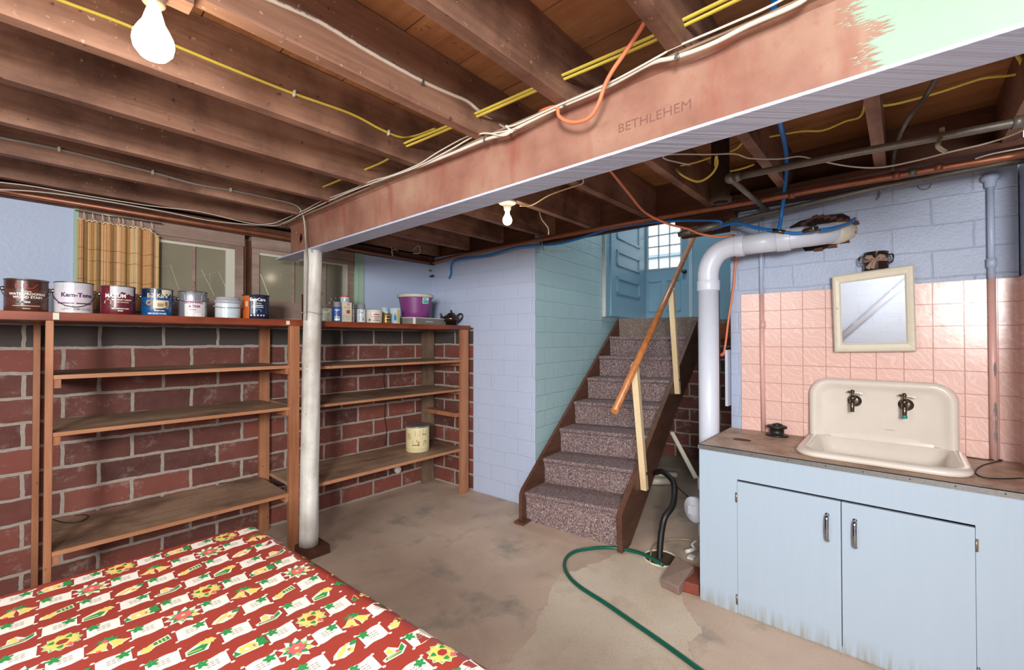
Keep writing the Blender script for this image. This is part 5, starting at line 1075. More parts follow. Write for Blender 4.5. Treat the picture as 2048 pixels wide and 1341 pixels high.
for q in ((0.725, 1.803, 2.462), (1.155, 1.803, 2.457)): m.box((q[0]-0.003, 1.794, q[2]-0.011), (q[0]+0.003, 1.8095, q[2]+0.011))
m.build('staple', M_white, yc)
wj = [(0.384, 1.340, 2.442), (0.471, 1.340, 2.450), (0.615, 1.340, 2.464), (0.786, 1.340, 2.454), (1.004, 1.340, 2.452), (1.138, 1.340, 2.461), (1.233, 1.340, 2.469), (1.320, 1.340, 2.451), (1.440, 1.350, 2.451), (1.310, 1.168, 2.319)]
wc = cable('white_cable', wj, 0.0058, pc('#e6e0d2', 0.45), 'white printed cable stapled along the side of a joist right of the big bulb', None, 1.5)
m = MB(); q = (1.001, 1.336, 2.449); m.box((q[0]-0.003, 1.329, q[2]-0.012), (q[0]+0.003, 1.344, q[2]+0.012)); wc['_base'] = tuple(wc.location); m.build('staple', M_galv, wc)
# black print on the white cable
wv = [Vector(p) for p in wj[:5]]; m = MB()
for i in range(1, 4):
    a, b = wv[i], wv[i+1]; d = (b-a); ux = d.normalized(); uy = Vector((0, 0, 1)); uy = (uy-ux*uy.dot(ux)).normalized(); L = d.length
    for k, tx in enumerate(('12-2 G', 'TYPE NM', '600 VOLTS')):
        text_plane(m, tx, 0.0075, a+d*(0.18+0.3*k)+Vector((0, -0.0095, 0)), ux, uy)
m.build('print', DK, wc)
gj = [(-0.120, 3.150, 2.439), (-0.060, 3.150, 2.430), (0.133, 3.150, 2.436), (0.500, 3.150, 2.426), (0.699, 3.150, 2.413), (0.909, 3.150, 2.425), (1.130, 3.150, 2.427), (1.259, 3.148, 2.423), (1.315, 3.145, 2.390), (1.333, 3.130, 2.306), (1.345, 3.140, 2.194), (1.300, 3.018, 2.052), (1.298, 3.019, 1.889), (1.296, 3.021, 1.702), (1.297, 3.022, 1.617)]
gc = cable('grey_cable', gj, 0.0062, M_grey_c, 'grey cable stapled along a joist, then running down the log post', None, 1.0)
gc['_base'] = tuple(gc.location); m = MB()
for q in ((0.132, 3.148, 2.436), (0.499, 3.148, 2.425), (0.883, 3.148, 2.424)): m.box((q[0]-0.005, 3.138, q[2]-0.010), (q[0]+0.005, 3.154, q[2]+0.010))
m.build('staple', M_white, gc)
cable('wire_tie', [(1.366+0.069*math.cos(a), 3.088+0.066*math.sin(a), 1.665+0.008*math.sin(a*2)) for a in [2.6+0.3*k for k in range(15)]]+[(1.44, 3.02, 1.67), (1.46, 3.0, 1.70)], 0.003, M_grey_c, 'grey wire tied round the log post just above the shelf top')
cable('grey_cable', [(1.469, 3.200, 2.118), (1.477, 3.200, 1.979), (1.487, 3.220, 1.871), (1.523, 3.250, 1.820)], 0.0035, M_grey_c, 'short cable hanging behind the log post beside the right window')
t = MB().hexa([(1.60-0.1, 3.50, ZT), (1.515, 3.50, ZT), (1.53, 3.56, ZT), (1.50, 3.56, ZT)], [(1.49, 3.50, ZT+0.22), (1.518, 3.50, ZT+0.215), (1.53, 3.56, ZT+0.215), (1.495, 3.56, ZT+0.22)]).build('wood_block', M_plate); tag(t, 'dark upright block of wood standing behind the log post on the shelf top', 'block')
# cables along the top flange
f1 = [(1.322, 1.825, 2.343), (1.322, 1.556, 2.338), (1.322, 1.327, 2.336), (1.322, 1.211, 2.325), (1.322, 1.079, 2.333), (1.322, 0.948, 2.339), (1.322, 0.740, 2.339), (1.322, 0.589, 2.353), (1.322, 0.510, 2.339), (1.322, 0.408, 2.332), (1.322, 0.304, 2.340), (1.322, 0.189, 2.342), (1.322, 0.1, 2.37), (1.322, -0.4, 2.37)]
tb = thing('beam_cable', (1.322, 1.0, 2.36), 'thick off-white cable clipped along the top edge of the steel beam', 'cable')
MB().tube(f1, 0.0068, 10).build('cable_length', M_white_c, tb)
m = MB()
for q in ((1.320, 1.325, 2.334), (1.320, 0.913, 2.339), (1.320, 0.502, 2.337)): m.lathe(q, [(0.0, 0.006), (0.009, 0.004), (0.010, 0)], 12, axis=(-1, 0, 0)); m.box((1.312, q[1]-0.003, q[2]-0.012), (1.326, q[1]+0.003, q[2]+0.012))
m.build('cable_clip', M_galv, tb)
f2 = [(-0.118, 3.600, 2.319), (0.041, 3.600, 2.334), (0.260, 3.600, 2.335), (0.560, 3.600, 2.342), (0.828, 3.600, 2.362), (1.138, 3.600, 2.344), (1.268, 3.580, 2.362), (1.300, 3.428, 2.372), (1.310, 3.068, 2.377), (1.312, 2.847, 2.386), (1.312, 2.456, 2.373), (1.312, 2.206, 2.370), (1.315, 2.037, 2.356), (1.315, 1.795, 2.351), (1.315, 1.620, 2.370), (1.315, 1.413, 2.379), (1.315, 1.276, 2.345), (1.315, 1.199, 2.331), (1.315, 1.137, 2.323)]
cable('thin_white_cable', f2, 0.0032, M_white_c, 'upper of two thin white wires running from the windows up onto the beam')
f3 = [(-0.118, 3.620, 2.281), (0.080, 3.620, 2.315), (0.327, 3.620, 2.326), (0.640, 3.620, 2.325), (0.922, 3.620, 2.319), (1.282, 3.620, 2.357), (1.300, 3.382, 2.345), (1.310, 2.990, 2.362), (1.308, 2.508, 2.363), (1.308, 2.123, 2.351), (1.310, 1.808, 2.338), (1.310, 1.542, 2.351), (1.310, 1.345, 2.363), (1.310, 1.214, 2.314), (1.310, 1.168, 2.319), (1.310, 1.195, 2.348), (1.310, 1.146, 2.336), (1.310, 0.950, 2.339), (1.310, 0.733, 2.340), (1.310, 0.552, 2.357), (1.310, 0.513, 2.362), (1.310, 0.364, 2.359), (1.310, 0.231, 2.361), (1.31, 0.1, 2.39)]
cable('thin_white_cable', f3, 0.0034, M_white_c, 'lower of two thin white wires from the windows, looped on the beam')
# orange extension cord
oc = [(1.150, 0.449, 2.464), (1.200, 0.516, 2.448), (1.240, 0.576, 2.423), (1.260, 0.643, 2.382), (1.270, 0.691, 2.351), (1.280, 0.726, 2.320), (1.290, 0.754, 2.277), (1.300, 0.791, 2.248), (1.305, 0.839, 2.246), (1.310, 0.893, 2.266), (1.312, 0.934, 2.301), (1.320, 0.953, 2.344), (1.36, 1.06, 2.375), (1.45, 1.02, 2.375), (1.6, 1.0, 2.34), (1.750, 1.006, 2.282), (1.950, 1.068, 2.307), (2.200, 1.103, 2.273), (2.450, 1.127, 2.231), (2.600, 1.053, 2.180), (2.750, 0.988, 2.167), (2.850, 0.947, 2.147), (2.930, 0.852, 2.127), (2.990, 0.804, 2.140), (3.070, 0.801, 2.144), (3.150, 0.811, 2.073), (3.215, 0.834, 2.019), (3.220, 0.855, 1.819), (3.220, 0.885, 1.616), (3.220, 0.901, 1.480), (3.220, 0.915, 1.384)]
cable('extension_cord', oc, 0.0068, M_orange, 'orange cord hooked over the steel beam, running on to the drain pipe elbow', seg=10)
q = Vector((3.220, 0.915, 1.384)); t = MB().tube([q+Vector((0, 0, 0.012)), q, q+Vector((0, 0.02, -0.012))], 0.011, 12).build('cord_plug', M_red); tag(t, 'orange knotted cord end low on the wall end beside the drain pipe', 'plug')
t = MB(); t.box((3.19, 0.884, 1.03), (3.27, 0.90, 1.41)); t = t.build('wall_strip', pc('#c3cfe0')); tag(t, 'narrow pale blue board on the end of the sink wall', 'board')
# cables on the sink side
cable('yellow_cable', [(1.9, -0.40, 2.55), (1.95, -0.2, 2.52), (2.549, -0.354, 2.520), (2.542, -0.240, 2.520), (2.568, -0.096, 2.520), (2.484, 0.068, 2.500), (2.15, 0.09, 2.47)], 0.0052, M_yel, 'orange-yellow cable crossing the joist bay at the far right', None, 1.3)
cable('yellow_cable', [(2.15, 0.09, 2.47), (2.532, 0.128, 2.500), (2.560, 0.192, 2.500), (2.598, 0.282, 2.500), (2.537, 0.366, 2.500), (2.429, 0.526, 2.480), (2.25, 0.52, 2.46)], 0.0046, M_yel, 'yellow cable in the joist bay just right of the blue water line', None, 1.3)
cable('yellow_cable', [(2.25, 0.52, 2.46), (2.435, 0.621, 2.460), (2.462, 0.738, 2.460), (2.482, 0.844, 2.460), (2.425, 0.927, 2.440), (2.303, 0.870, 2.360), (2.328, 0.838, 2.330), (2.394, 0.799, 2.320), (2.396, 0.739, 2.340), (2.384, 0.705, 2.380), (2.366, 0.702, 2.420)], 0.0046, M_yel, 'yellow cable drooping in a loop beside the cast iron stub', None, 1.3)
cable('yellow_cable', [(2.364, 0.704, 2.420), (2.400, 0.717, 2.380), (2.417, 0.701, 2.360), (2.515, 0.679, 2.380), (2.578, 0.634, 2.400), (2.615, 0.587, 2.420)], 0.0046, M_yel, 'short yellow cable branching off right of the drooping loop', None, 1.3)
cable('white_wire', [(2.241, 0.791, 2.360), (2.085, 0.856, 2.360), (2.074, 0.826, 2.370), (2.201, 0.683, 2.370), (2.224, 0.578, 2.350), (2.300, 0.533, 2.340), (2.374, 0.423, 2.330), (2.375, 0.344, 2.320), (2.438, 0.275, 2.300), (2.546, 0.174, 2.280), (2.588, 0.069, 2.260), (2.595, -0.048, 2.260), (2.567, -0.155, 2.260), (2.581, -0.269, 2.270), (2.542, -0.351, 2.280), (2.45, -0.41, 2.3)], 0.0036, M_white_c, 'long white wire sagging across the grey pipes over the sink wall')
cable('white_wire', [(2.880, -0.253, 2.300), (2.880, -0.307, 2.308), (2.880, -0.397, 2.308), (2.88, -0.42, 2.31)], 0.0032, M_white_c, 'short white wire along the copper pipe at the right edge')
cable('thin_line', [(3.02, 2.43, 2.24), (3.060, 2.869, 2.342), (3.394, 2.407, 2.320), (4.599, 2.484, 2.583), (4.783, 2.202, 2.641), (3.250, 1.223, 2.286), (3.100, 1.046, 2.260)], 0.0022, M_white_c, 'thin white line strung across the stair opening')
cable('white_wire', [(2.110, 1.805, 2.330), (2.172, 1.753, 2.340), (2.116, 1.573, 2.350), (2.101, 1.392, 2.355), (2.092, 1.329, 2.355), (2.047, 1.297, 2.360)], 0.0042, pc('#cdbb92', 0.45), 'cream wire leading to the small lit bulb under the beam')
cable('white_wire', [(2.450, 1.914, 2.384), (2.420, 1.868, 2.316), (2.400, 1.801, 2.245), (2.400, 1.797, 2.196)], 0.0045, M_white_c, 'short cream wire dangling right of the small lit bulb')
cable('white_wire', [((2.358, 3.600, 2.277)[0], 3.63, 2.365), (2.358, 3.600, 2.277), (2.342, 3.600, 2.318), (2.380, 3.600, 2.343), (2.408, 3.600, 2.332)], 0.004, M_white_c, 'small white wire loop high in the corner over the right window')
cable('white_wire', [(2.514, 3.500, 2.311), (2.584, 3.500, 2.321), (2.596, 3.500, 2.367), (2.572, 3.500, 2.392), ((2.572, 3.500, 2.392)[0]+0.03, 3.63, 2.368)], 0.004, M_white_c, 'white wire hook under the joists near the wall corner')
cable('hanging_wire', [(2.364, 3.740, 1.216), (2.348, 3.740, 1.087), (2.379, 3.745, 0.949), (2.363, 3.745, 0.758), (2.385, 3.745, 0.600), (2.369, 3.745, 0.468)], 0.003, M_black, 'thin black wire hanging down the brick wall behind the right shelves')
# wire staple hooks seen on the wall
cable('wire_hook', [(3.235, -0.068, 2.314), (3.235, -0.082, 2.292), (3.230, -0.111, 2.289), (3.230, -0.123, 2.313)], 0.0014, M_black, 'thin dark wire hook on the wall below the copper pipe joint')
cable('wire_hook', [(3.235, 0.083, 2.361), (3.230, 0.098, 2.295), (3.230, 0.105, 2.273), (3.230, 0.094, 2.282), (3.230, 0.087, 2.312)], 0.0014, M_black, 'thin dangling wire with a loop at its end above the pot')
cable('strap', [(2.880, 2.203, 2.215), (2.870, 2.227, 2.307), (2.900, 2.266, 2.390)], 0.005, M_galv, 'perforated metal strap holding the copper pipe near the stairs', None, 0.3)

# ------------------------------------------------------------------ bulbs
def lamp(name, loc, zb, sc, power, label, base, r_light):
    t = thing(name, (loc[0], loc[1], zb), label, 'lamp'); x, y = loc
    m = MB()
    if base == 'porcelain': m.lathe((x, y, zb), [(0, 0.0), (0.056, 0.0), (0.058, -0.006), (0.054, -0.014), (0.032, -0.024), (0.024, -0.034), (0.022, -0.052), (0.018, -0.056), (0, -0.056)], 32)
    else: m.lathe((x, y, zb), [(0, 0), (0.03, 0), (0.03, -0.01), (0.024, -0.02), (0.024, -0.05), (0.02, -0.054), (0, -0.054)], 24)
    m.build('socket', M_porc if base == 'porcelain' else pc('#7c6a5a'), t)
    z1 = zb-0.054; s = sc
    m = MB(); m.lathe((x, y, z1), [(0.0125, 0), (0.0135, -0.008), (0.014*s, -0.02*s), (0.017*s, -0.032*s), (0.024*s, -0.045*s), (0.030*s, -0.058*s), (0.0315*s, -0.07*s), (0.029*s, -0.083*s), (0.02*s, -0.095*s), (0.009*s, -0.1*s), (0, -0.101*s)], 28); b = m.build('bulb', M_bulb, t)
    # the glass passes the filament light
    l = point('bulb_light', (x, y, z1-0.066*s), power, (1.0, 0.84, 0.62), r_light); b.visible_shadow = False
    return t
lamp('bare_bulb', (0.218, 1.375), 2.361, 1.35, 3, 'large bare lit bulb hanging from the joist at top left', 'plain', 0.03)
lamp('bulb_lamp', (2.035, 1.845), 2.349, 0.95, 1.6, 'small lit bulb in a round white porcelain holder beyond the steel beam', 'porcelain', 0.025)
# wooden block under the joist
t = MB().box((0.238, 1.342, 2.335), (0.293, 1.395, 2.3605)).build('wood_block', M_joist); tag(t, 'small wooden block nailed under the joist beside the big bulb', 'block')

# ------------------------------------------------------------------ table with the printed cloth
TZ = 0.745; EX0 = 0.603; EXr = 0.575; RD = 0.05
tb = thing('table', (-0.3, 0.95, 0), 'table under the red holiday-printed cloth in the lower left corner', 'table')
m = MB(); m.box((-1.35, 0.02, TZ-0.045), (EXr+0.03, 1.90, TZ-0.008)); m.build('top', M_shelf, tb)
for x, y in ((-1.28, 0.1), (0.5, 0.1), (-1.28, 1.82), (0.5, 1.82)): MB().box((x-0.03, y-0.03, 0), (x+0.03, y+0.03, TZ-0.045)).build('leg', M_post, tb)
def drape(s, y, off=0.0):
    """s = distance across the cloth, y along it; returns the point on the draped cloth"""
    x = s; z = TZ; EXr = EX0+max(0, 1.95-y)*0.064
    wv = 0.0012*math.sin(s*9+y*5)+0.0008*math.sin(y*17+s*3)
    n = Vector((0, 0, 1))
    if s > EXr:
        a = (s-EXr)/RD
        if a < 1.15: x = EXr+RD*math.sin(a); z = TZ-RD*(1-math.cos(a)); n = Vector((math.sin(a), 0, math.cos(a)))
        else:
            L = s-EXr-RD*1.15; x = EXr+RD*math.sin(1.15)+L*math.cos(1.15); z = TZ-RD*(1-math.cos(1.15))-L*math.sin(1.15); n = Vector((math.sin(1.15), 0, math.cos(1.15)))
    z2 = z
    if y > 1.935:
        L = y-1.935; a = min(L/0.035, 1.3); z2 = z-0.035*(1-math.cos(a))-(max(0, L-0.0455))*0.95; yy = 1.935+0.035*math.sin(a)+max(0, L-0.0455)*0.27
        n = (n+Vector((0, 0.8*a, 0))).normalized()
    else: yy = y
    return Vector((x, yy, z2+wv))+n*off
m = MB(); ns, ny = 150, 100; S0, S1, Y0, Y1 = -1.45, 0.662, -0.02, 1.99
SH = lambda y: max(0, 1.95-y)*0.064
vs = [drape(S0+(S1+SH(Y0+(Y1-Y0)*j/ny)-S0)*i/ns, Y0+(Y1-Y0)*j/ny) for i in range(ns+1) for j in range(ny+1)]
m.add(vs, [(i*(ny+1)+j, (i+1)*(ny+1)+j, (i+1)*(ny+1)+j+1, i*(ny+1)+j+1) for i in range(ns) for j in range(ny)], 0, True)
CR_, CY_ = 0.0738, 0.0895
def shape(cx, cy, pts, mi, off, ang=0.0, sc=1.0):
    ca, sa = math.cos(ang), math.sin(ang); out = []
    for (u, v) in pts:
        uu = (u*ca-v*sa)*sc; vv = (u*sa+v*ca)*sc; s = cx+uu; y = cy+vv
        if s > S1+SH(y)-0.002 or y > Y1-0.002 or y < Y0: return
        out.append(drape(s, y, off))
    m.add(out, [tuple(range(len(out)))], mi)
def blob(n, r, amp=0.15, rx=1.0, ry=1.0, ph=0.0): return [(r*rx*(1+amp*math.cos(k*PI)*1.0)*math.cos(2*PI*k/n+ph), r*ry*(1+amp*math.cos(k*PI))*math.sin(2*PI*k/n+ph)) for k in range(n)]
Wm, GR, YE, PK, TX, LG = 1, 2, 3, 4, 5, 6
def note(cx, cy, k):
    w, h = 0.0315, 0.0265; sk = 0.003
    top = [(-w+2*w*i/6+sk, h+0.0022*math.sin(i*1.3+k)) for i in range(7)]; bot = [(w-2*w*i/6-sk, -h+0.0022*math.sin(i*1.3+k)) for i in range(7)]
    shape(cx, cy, top+bot, Wm, 0.0006, 0.05)
    for (u, v) in ((-w-0.002, h), (w+0.004, h+0.002), (w+0.001, -h), (-w-0.004, -h-0.001)): shape(cx+u, cy+v, [(-0.005, -0.002), (0.0, -0.004), (0.005, -0.001), (0.003, 0.003), (-0.002, 0.004)], Wm, 0.0008)
    for r in range(3):
        for q in range(3): shape(cx-0.009+q*0.009, cy+0.009-r*0.008, [(-0.0036, -0.0016), (0.0036, -0.0012), (0.0036, 0.0016), (-0.0036, 0.0012)], TX, 0.001, 0.1)
    bx_, by_ = (0.02, -0.016) if k % 2 else (-0.018, 0.016) if k % 3 else (0.018, 0.012)
    for a in (0.4, 1.6, 2.9, 4.2, 5.3): shape(cx+bx_, cy+by_, [(0, -0.001), (0.006, -0.005), (0.0145, -0.0025), (0.014, 0.003), (0.006, 0.0045)], GR, 0.0012, a)
def motif(kind, cx, cy):
    def a(x, y, p, mi, off, ang=0.0): shape(cx+(x-cx)*1.25, cy+(y-cy)*1.3, [(u*1.25, v*1.3) for u, v in p], mi, off, ang)
    if kind == 'wreath':
        a(cx, cy, blob(22, 0.027, 0.12), Wm, 0.0005); a(cx, cy, blob(22, 0.0255, 0.16), LG, 0.0008); a(cx, cy, blob(22, 0.0235, 0.1, ph=.14), YE, 0.0011)
        for k in range(7): a(cx+0.0165*math.cos(k*0.9), cy+0.0165*math.sin(k*0.9), blob(6, 0.0055, 0.2, ph=k), GR if k % 2 else YE, 0.0014)
        a(cx, cy, blob(12, 0.009, 0.05), 0, 0.0016); a(cx+0.01, cy-0.018, blob(8, 0.006, 0.3), PK, 0.0017)
    elif kind == 'bells':
        for s_ in (-1, 1):
            p = [(-0.004, 0.012), (0.004, 0.012), (0.009, -0.004), (0.015, -0.012), (-0.015, -0.012), (-0.009, -0.004)]
            a(cx+s_*0.011, cy-0.004, [(u*1.15, v*1.15) for u, v in p], Wm, 0.0005, s_*0.5); a(cx+s_*0.011, cy-0.004, p, YE, 0.0009, s_*0.5); a(cx+s_*0.016, cy-0.017, blob(8, 0.004, 0), PK if s_ < 0 else YE, 0.0012)
        for q in (0.3, 1.0, 1.7, 2.4, 2.9): a(cx, cy+0.008, [(0, -0.002), (0.009, -0.005), (0.019, 0), (0.009, 0.004)], GR, 0.0011, q)
        a(cx-0.004, cy+0.01, blob(8, 0.005, 0.3), PK, 0.0014)
    elif kind == 'flower':
        a(cx, cy, blob(20, 0.028, 0.22), Wm, 0.0005)
        for k in range(9): a(cx, cy, [(0.004, -0.004), (0.016, -0.006), (0.027, 0), (0.016, 0.006), (0.004, 0.004)], GR if k % 3 else LG, 0.0008, k*0.698+.3)
        for k in range(8): a(cx, cy, [(0, -0.002), (0.011, -0.0045), (0.02, 0), (0.011, 0.0045), (0, 0.002)], PK, 0.0012, k*0.785)
        a(cx+0.017, cy-0.012, blob(8, 0.006, 0.2), YE, 0.0014); a(cx, cy, blob(8, 0.004, 0.1), YE, 0.0016)
    elif kind == 'house':
        a(cx, cy, [(-0.026, -0.013), (0.02, -0.015), (0.026, 0.0), (0.02, 0.016), (-0.014, 0.014), (-0.028, 0.0)], Wm, 0.0005)
        a(cx, cy, [(-0.017, -0.01), (0.012, -0.012), (0.014, 0.006), (0.004, 0.013), (-0.016, 0.009)], YE, 0.0009); a(cx-0.004, cy-0.002, [(-0.004, -0.004), (0.003, -0.004), (0.003, 0.004), (-0.004, 0.004)], Wm, 0.0012); a(cx+0.008, cy-0.002, [(-0.002, -0.004), (0.002, -0.004), (0.002, 0.004), (-0.002, 0.004)], TX, 0.0012)
        for d_ in (0.019, 0.026): a(cx+d_, cy+0.002, [(-0.006, -0.013), (0.006, -0.013), (0.003, 0), (0.005, 0.004), (0, 0.018), (-0.005, 0.004), (-0.003, 0)], GR, 0.0012)
        a(cx-0.022, cy-0.005, [(-0.007, -0.006), (0.006, -0.006), (0.002, 0.002), (-0.001, 0.01), (-0.004, 0.002)], GR, 0.0012)
    elif kind == 'angel':
        a(cx, cy, [(-0.028, -0.014), (0.006, -0.018), (0.016, 0.002), (0.026, 0.006), (0.02, 0.018), (0.0, 0.016), (-0.026, 0.002)], Wm, 0.0005)
        a(cx-0.002, cy-0.002, [(-0.023, -0.01), (0.002, -0.013), (0.012, 0.0), (0.006, 0.008), (-0.022, 0.0)], GR, 0.0009)
        a(cx+0.013, cy+0.008, blob(14, 0.010, 0.18), YE, 0.0012); a(cx+0.002, cy+0.011, blob(8, 0.006, 0.2, 1.4, 0.8), YE, 0.0011); a(cx-0.012, cy-0.006, [(-0.012, -0.001), (0.010, -0.0035), (0.010, -0.001), (-0.012, 0.0015)], YE, 0.0012)
    elif kind == 'hands':
        a(cx, cy, [(-0.028, -0.01), (-0.01, -0.018), (0.01, -0.014), (0.02, -0.002), (0.029, 0.01), (0.016, 0.014), (-0.004, 0.012), (-0.022, 0.0)], Wm, 0.0005)
        for q, (u, v) in enumerate(((-0.012, -0.008), (-0.009, -0.003), (-0.006, 0.002), (-0.002, 0.006))): a(cx+u, cy+v, [(-0.013, -0.0016), (0.014, -0.001), (0.017, 0.001), (0.014, 0.0024), (-0.013, 0.0008)], YE, 0.0009, 0.5)
        a(cx+0.008, cy-0.006, blob(10, 0.007, 0.1), YE, 0.001); a(cx+0.006, cy-0.004, blob(6, 0.003, 0.1), PK, 0.0013)
        a(cx+0.02, cy+0.008, [(-0.008, -0.003), (0.002, -0.006), (0.011, 0.002), (0.004, 0.006), (-0.004, 0.004)], GR, 0.0011)
    elif kind == 'dress':
        a(cx, cy, [(-0.028, -0.012), (-0.012, -0.016), (0.0, -0.006), (0.026, 0.0), (0.024, 0.019), (0.002, 0.012), (-0.012, 0.004), (-0.026, 0.0)], Wm, 0.0005)
        a(cx+0.008, cy+0.003, [(-0.01, -0.005), (0.016, -0.002), (0.014, 0.012), (-0.01, 0.005)], GR, 0.0009)
        for q in (0.0, 0.006, 0.012): a(cx+0.006+q, cy+0.003+q*.3, [(-0.001, -0.005), (0.001, -0.005), (0.0, 0.006), (-0.002, 0.006)], YE, 0.0012)
        a(cx-0.014, cy-0.006, blob(14, 0.0095, 0.2), YE, 0.0011); a(cx-0.006, cy+0.002, blob(8, 0.005, 0.1), YE, 0.0012)
    else:
        a(cx, cy, [(-0.026, -0.014), (0.01, -0.016), (0.027, -0.004), (0.026, 0.012), (0.012, 0.002), (0.0, 0.018), (-0.012, 0.014), (-0.014, -0.002), (-0.027, -0.006)], Wm, 0.0005)
        a(cx, cy, [(-0.023, -0.011), (0.008, -0.013), (0.022, -0.004), (0.024, 0.008), (0.018, 0.005), (0.006, -0.006), (-0.02, -0.006)], GR, 0.0009)
        a(cx-0.005, cy+0.003, blob(10, 0.007, 0.15), YE, 0.0011); a(cx-0.004, cy+0.011, blob(8, 0.004, 0.1), YE, 0.0012); a(cx+0.006, cy-0.004, blob(6, 0.004, 0.1), PK, 0.0012); a(cx-0.004, cy-0.009, [(-0.014, -0.001), (0.016, 0), (0.016, 0.0014), (-0.014, 0.0008)], YE, 0.0012)
seq = [['wreath', 'house'], ['bells', 'flower'], ['hands', 'dress'], ['sleigh', 'angel']]
for j in range(-1, 22):
    for i in range(-20, 10):
        cx = 0.005+CR_*i; cy = 1.888-CY_*j
        if (i+j) % 2 == 0: note(cx, cy, i*3+j)
        else: motif(seq[j % 4][((i+1)//2 + (j//4)) % 2], cx, cy)
M_cloth = plain('red vinyl cloth', '#9c3d33', 0.3, 0, 0.12, 7, 0.0015)
ck = [M_cloth]+[plain(n, c, 0.3, 0, 0.04) for n, c in (('note white', '#e6e0d4'), ('print green', '#2f8a4a'), ('print yellow', '#ecc86c'), ('print pink', '#d8606a'), ('print grey', '#8f8a78'), ('print light green', '#8fb765'))]
o = m.build('tablecloth', ck); tag(o, 'red holiday tablecloth printed with white notes, wreaths and bells, on the table', 'tablecloth')

# ------------------------------------------------------------------ floor clutter
hs = pipe_thing('garden_hose', [(1.998, 0.592, 0.012), (2.026, 0.683, 0.012), (2.083, 0.866, 0.012), (2.136, 1.060, 0.012), (2.187, 1.250, 0.012), (2.230, 1.441, 0.012), (2.290, 1.565, 0.012), (2.384, 1.660, 0.012), (2.501, 1.709, 0.012), (2.620, 1.693, 0.012), (2.768, 1.581, 0.012), (2.839, 1.456, 0.012), (2.818, 1.306, 0.030), (2.770, 1.162, 0.030)], 0.0115, M_green, 'dark green garden hose curling across the concrete floor', 'hose', 14)
pipe_thing('sump_hose', [(3.550, 1.734, 0.264), (3.500, 1.620, 0.346), (3.450, 1.502, 0.401), (3.360, 1.410, 0.448), (3.280, 1.300, 0.420), (3.160, 1.238, 0.379), (3.060, 1.214, 0.316), (2.980, 1.235, 0.255), (2.950, 1.247, 0.158), (2.920, 1.246, 0.049), (2.900, 1.241, -0.030)], 0.021, M_black, 'thick black ribbed hose dropping into the floor sump by the stairs', 'hose', 16)
c = Vector((2.902, 1.231, 0.000)); m = MB(); m.lathe(c, [(0.105, -0.02), (0.105, 0.006), (0.112, 0.010), (0.116, 0.004), (0.118, 0.0)], 36); sp_ = thing('floor_sump', tuple(c), 'round sump with cream plastic rim sunk in the floor under the black hose', 'sump'); m.build('edge_ring', M_ivory, sp_)
m = MB(); m.lathe(c, [(0, 0.002), (0.105, 0.0025)], 36); m.build('water', plain('dark sump water', '#5b4a3e', 0.1), sp_)
pipe_thing('clear_tube', [(2.770, 1.250, 0.020), (2.921, 1.306, 0.030), (3.048, 1.330, 0.020), (3.182, 1.300, 0.012), (3.263, 1.221, 0.012), (3.288, 1.132, 0.012)], 0.005, M_clear, 'thin yellowish tube looping from the sump to the drain pipe', 'tube')
pipe_thing('black_cable', [(3.350, 1.339, 0.403), (3.300, 1.270, 0.373), (3.200, 1.171, 0.366), (3.100, 1.093, 0.370)], 0.004, M_black, 'thin black cable from the sump hose to the drain pipe', 'cable')
def brick(corners, h, mt, label, tilt=None):
    mm = MB(); mm.hexa([(x, y, 0) for x, y in corners], [(x, y, h) for x, y in corners]); o = mm.build('brick', mt, bevel=0.006); tag(o, label, 'brick', None)
    if tilt: o.rotation_euler = tilt; o.location.z = 0.03
    return o
M_rb = plain('red clay brick', '#8a4330', 0.7, 0, 0.3, 25, 0.003); M_gb = plain('dusty grey brick', '#8f776b', 0.75, 0, 0.2, 25, 0.003)
brick([(2.615, 0.885), (2.84, 0.93), (2.82, 1.03), (2.60, 0.985)], 0.065, M_rb, 'red brick lying on the floor against the cabinet corner')
gb = [Vector(v) for v in ((2.554, 1.087, 0.058), (2.535, 0.973, 0.058), (2.740, 0.956, 0.105), (2.825, 1.102, 0.090))]
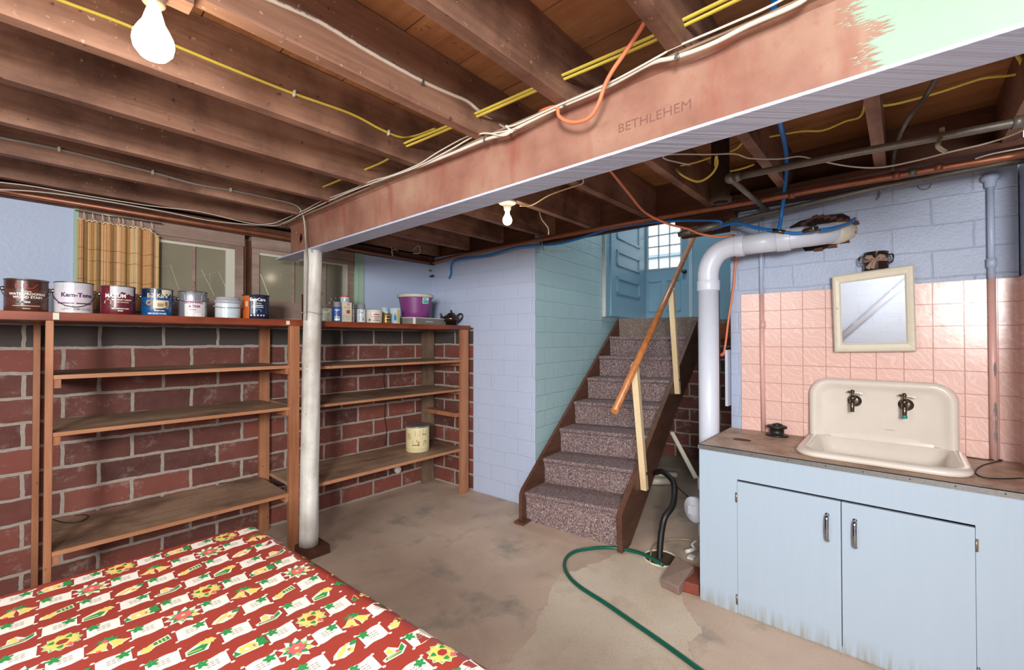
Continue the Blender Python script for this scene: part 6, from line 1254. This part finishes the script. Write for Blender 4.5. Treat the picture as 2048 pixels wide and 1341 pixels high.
o = MB().hexa([v+Vector((0.012, 0, -0.058)) for v in gb], gb).build('brick', M_gb, bevel=0.006); tag(o, 'dusty grey brick leaning on the red brick beside the cabinet', 'brick')
t = MB().beam((3.550, 1.409, 0.722), (3.300, 1.134, 0.469), 0.03, 0.012, (0, 0, 1)).build('wood_strip', pc('#c9c2b2', 0.5)); tag(t, 'thin pale strip leaning diagonally between the stairs and drain pipe', 'strip')
pipe_thing('thin_pipe', [((3.600, 1.063, 1.940)[0], (3.600, 1.063, 1.940)[1], 1.9), ((3.600, 1.063, 1.944)[0], (3.600, 1.063, 1.944)[1], 0.0)], 0.012, M_galv, 'thin grey pipe standing right behind the big white drain pipe', 'pipe', interp=False)
m = MB(); a = Vector((4.236, 1.897, -0.000)); b = Vector((4.424, 1.753, 0.000)); m.tube([a+Vector((0.02, .04, 0.05)), b+Vector((0, 0, 0.045))], 0.036, 20, interp=False); m.tube([a+Vector((0.1, .06, 0.09)), b+Vector((0.1, 0, 0.085))], 0.030, 20, interp=False); t = m.build('pvc_offcuts', M_pvc_old); tag(t, 'pale plastic pipes lying on the floor behind the staircase', 'pipe')
m = MB(); m.box((3.02, 1.06, 0), (3.07, 1.10, 0.012)); m.tube([(3.050, 1.118, 0.030), (3.133, 1.073, 0.035)], 0.012, 12, interp=False); m.tube([(3.188, 1.098, 0.060), (3.138, 1.108, 0.050), (3.124, 1.076, 0.030)], 0.008, 10); t = m.build('hose_connector', M_white); tag(t, 'small white hose connector on the floor at the foot of the drain pipe', 'connector')
t = MB().tube([(-0.051, 3.759, 0.050), (-0.015, 3.761, 0.050)], 0.02, 12, interp=False); 
m = MB(); q = Vector((-0.023, 3.658, 0.120)); m.lathe((0.02, 2.75, 0), [(0, 0), (0.14, 0.0), (0.15, 0.01), (0.15, 0.30), (0.155, 0.305), (0.15, 0.315), (0, 0.315)], 36); t = m.build('round_drum', plain('brown fibre drum', '#7a5a44', 0.6)); tag(t, 'round brown drum top just showing behind the table at the left edge', 'drum')

for o in bpy.data.objects:
    if '_base' in o: del o['_base']
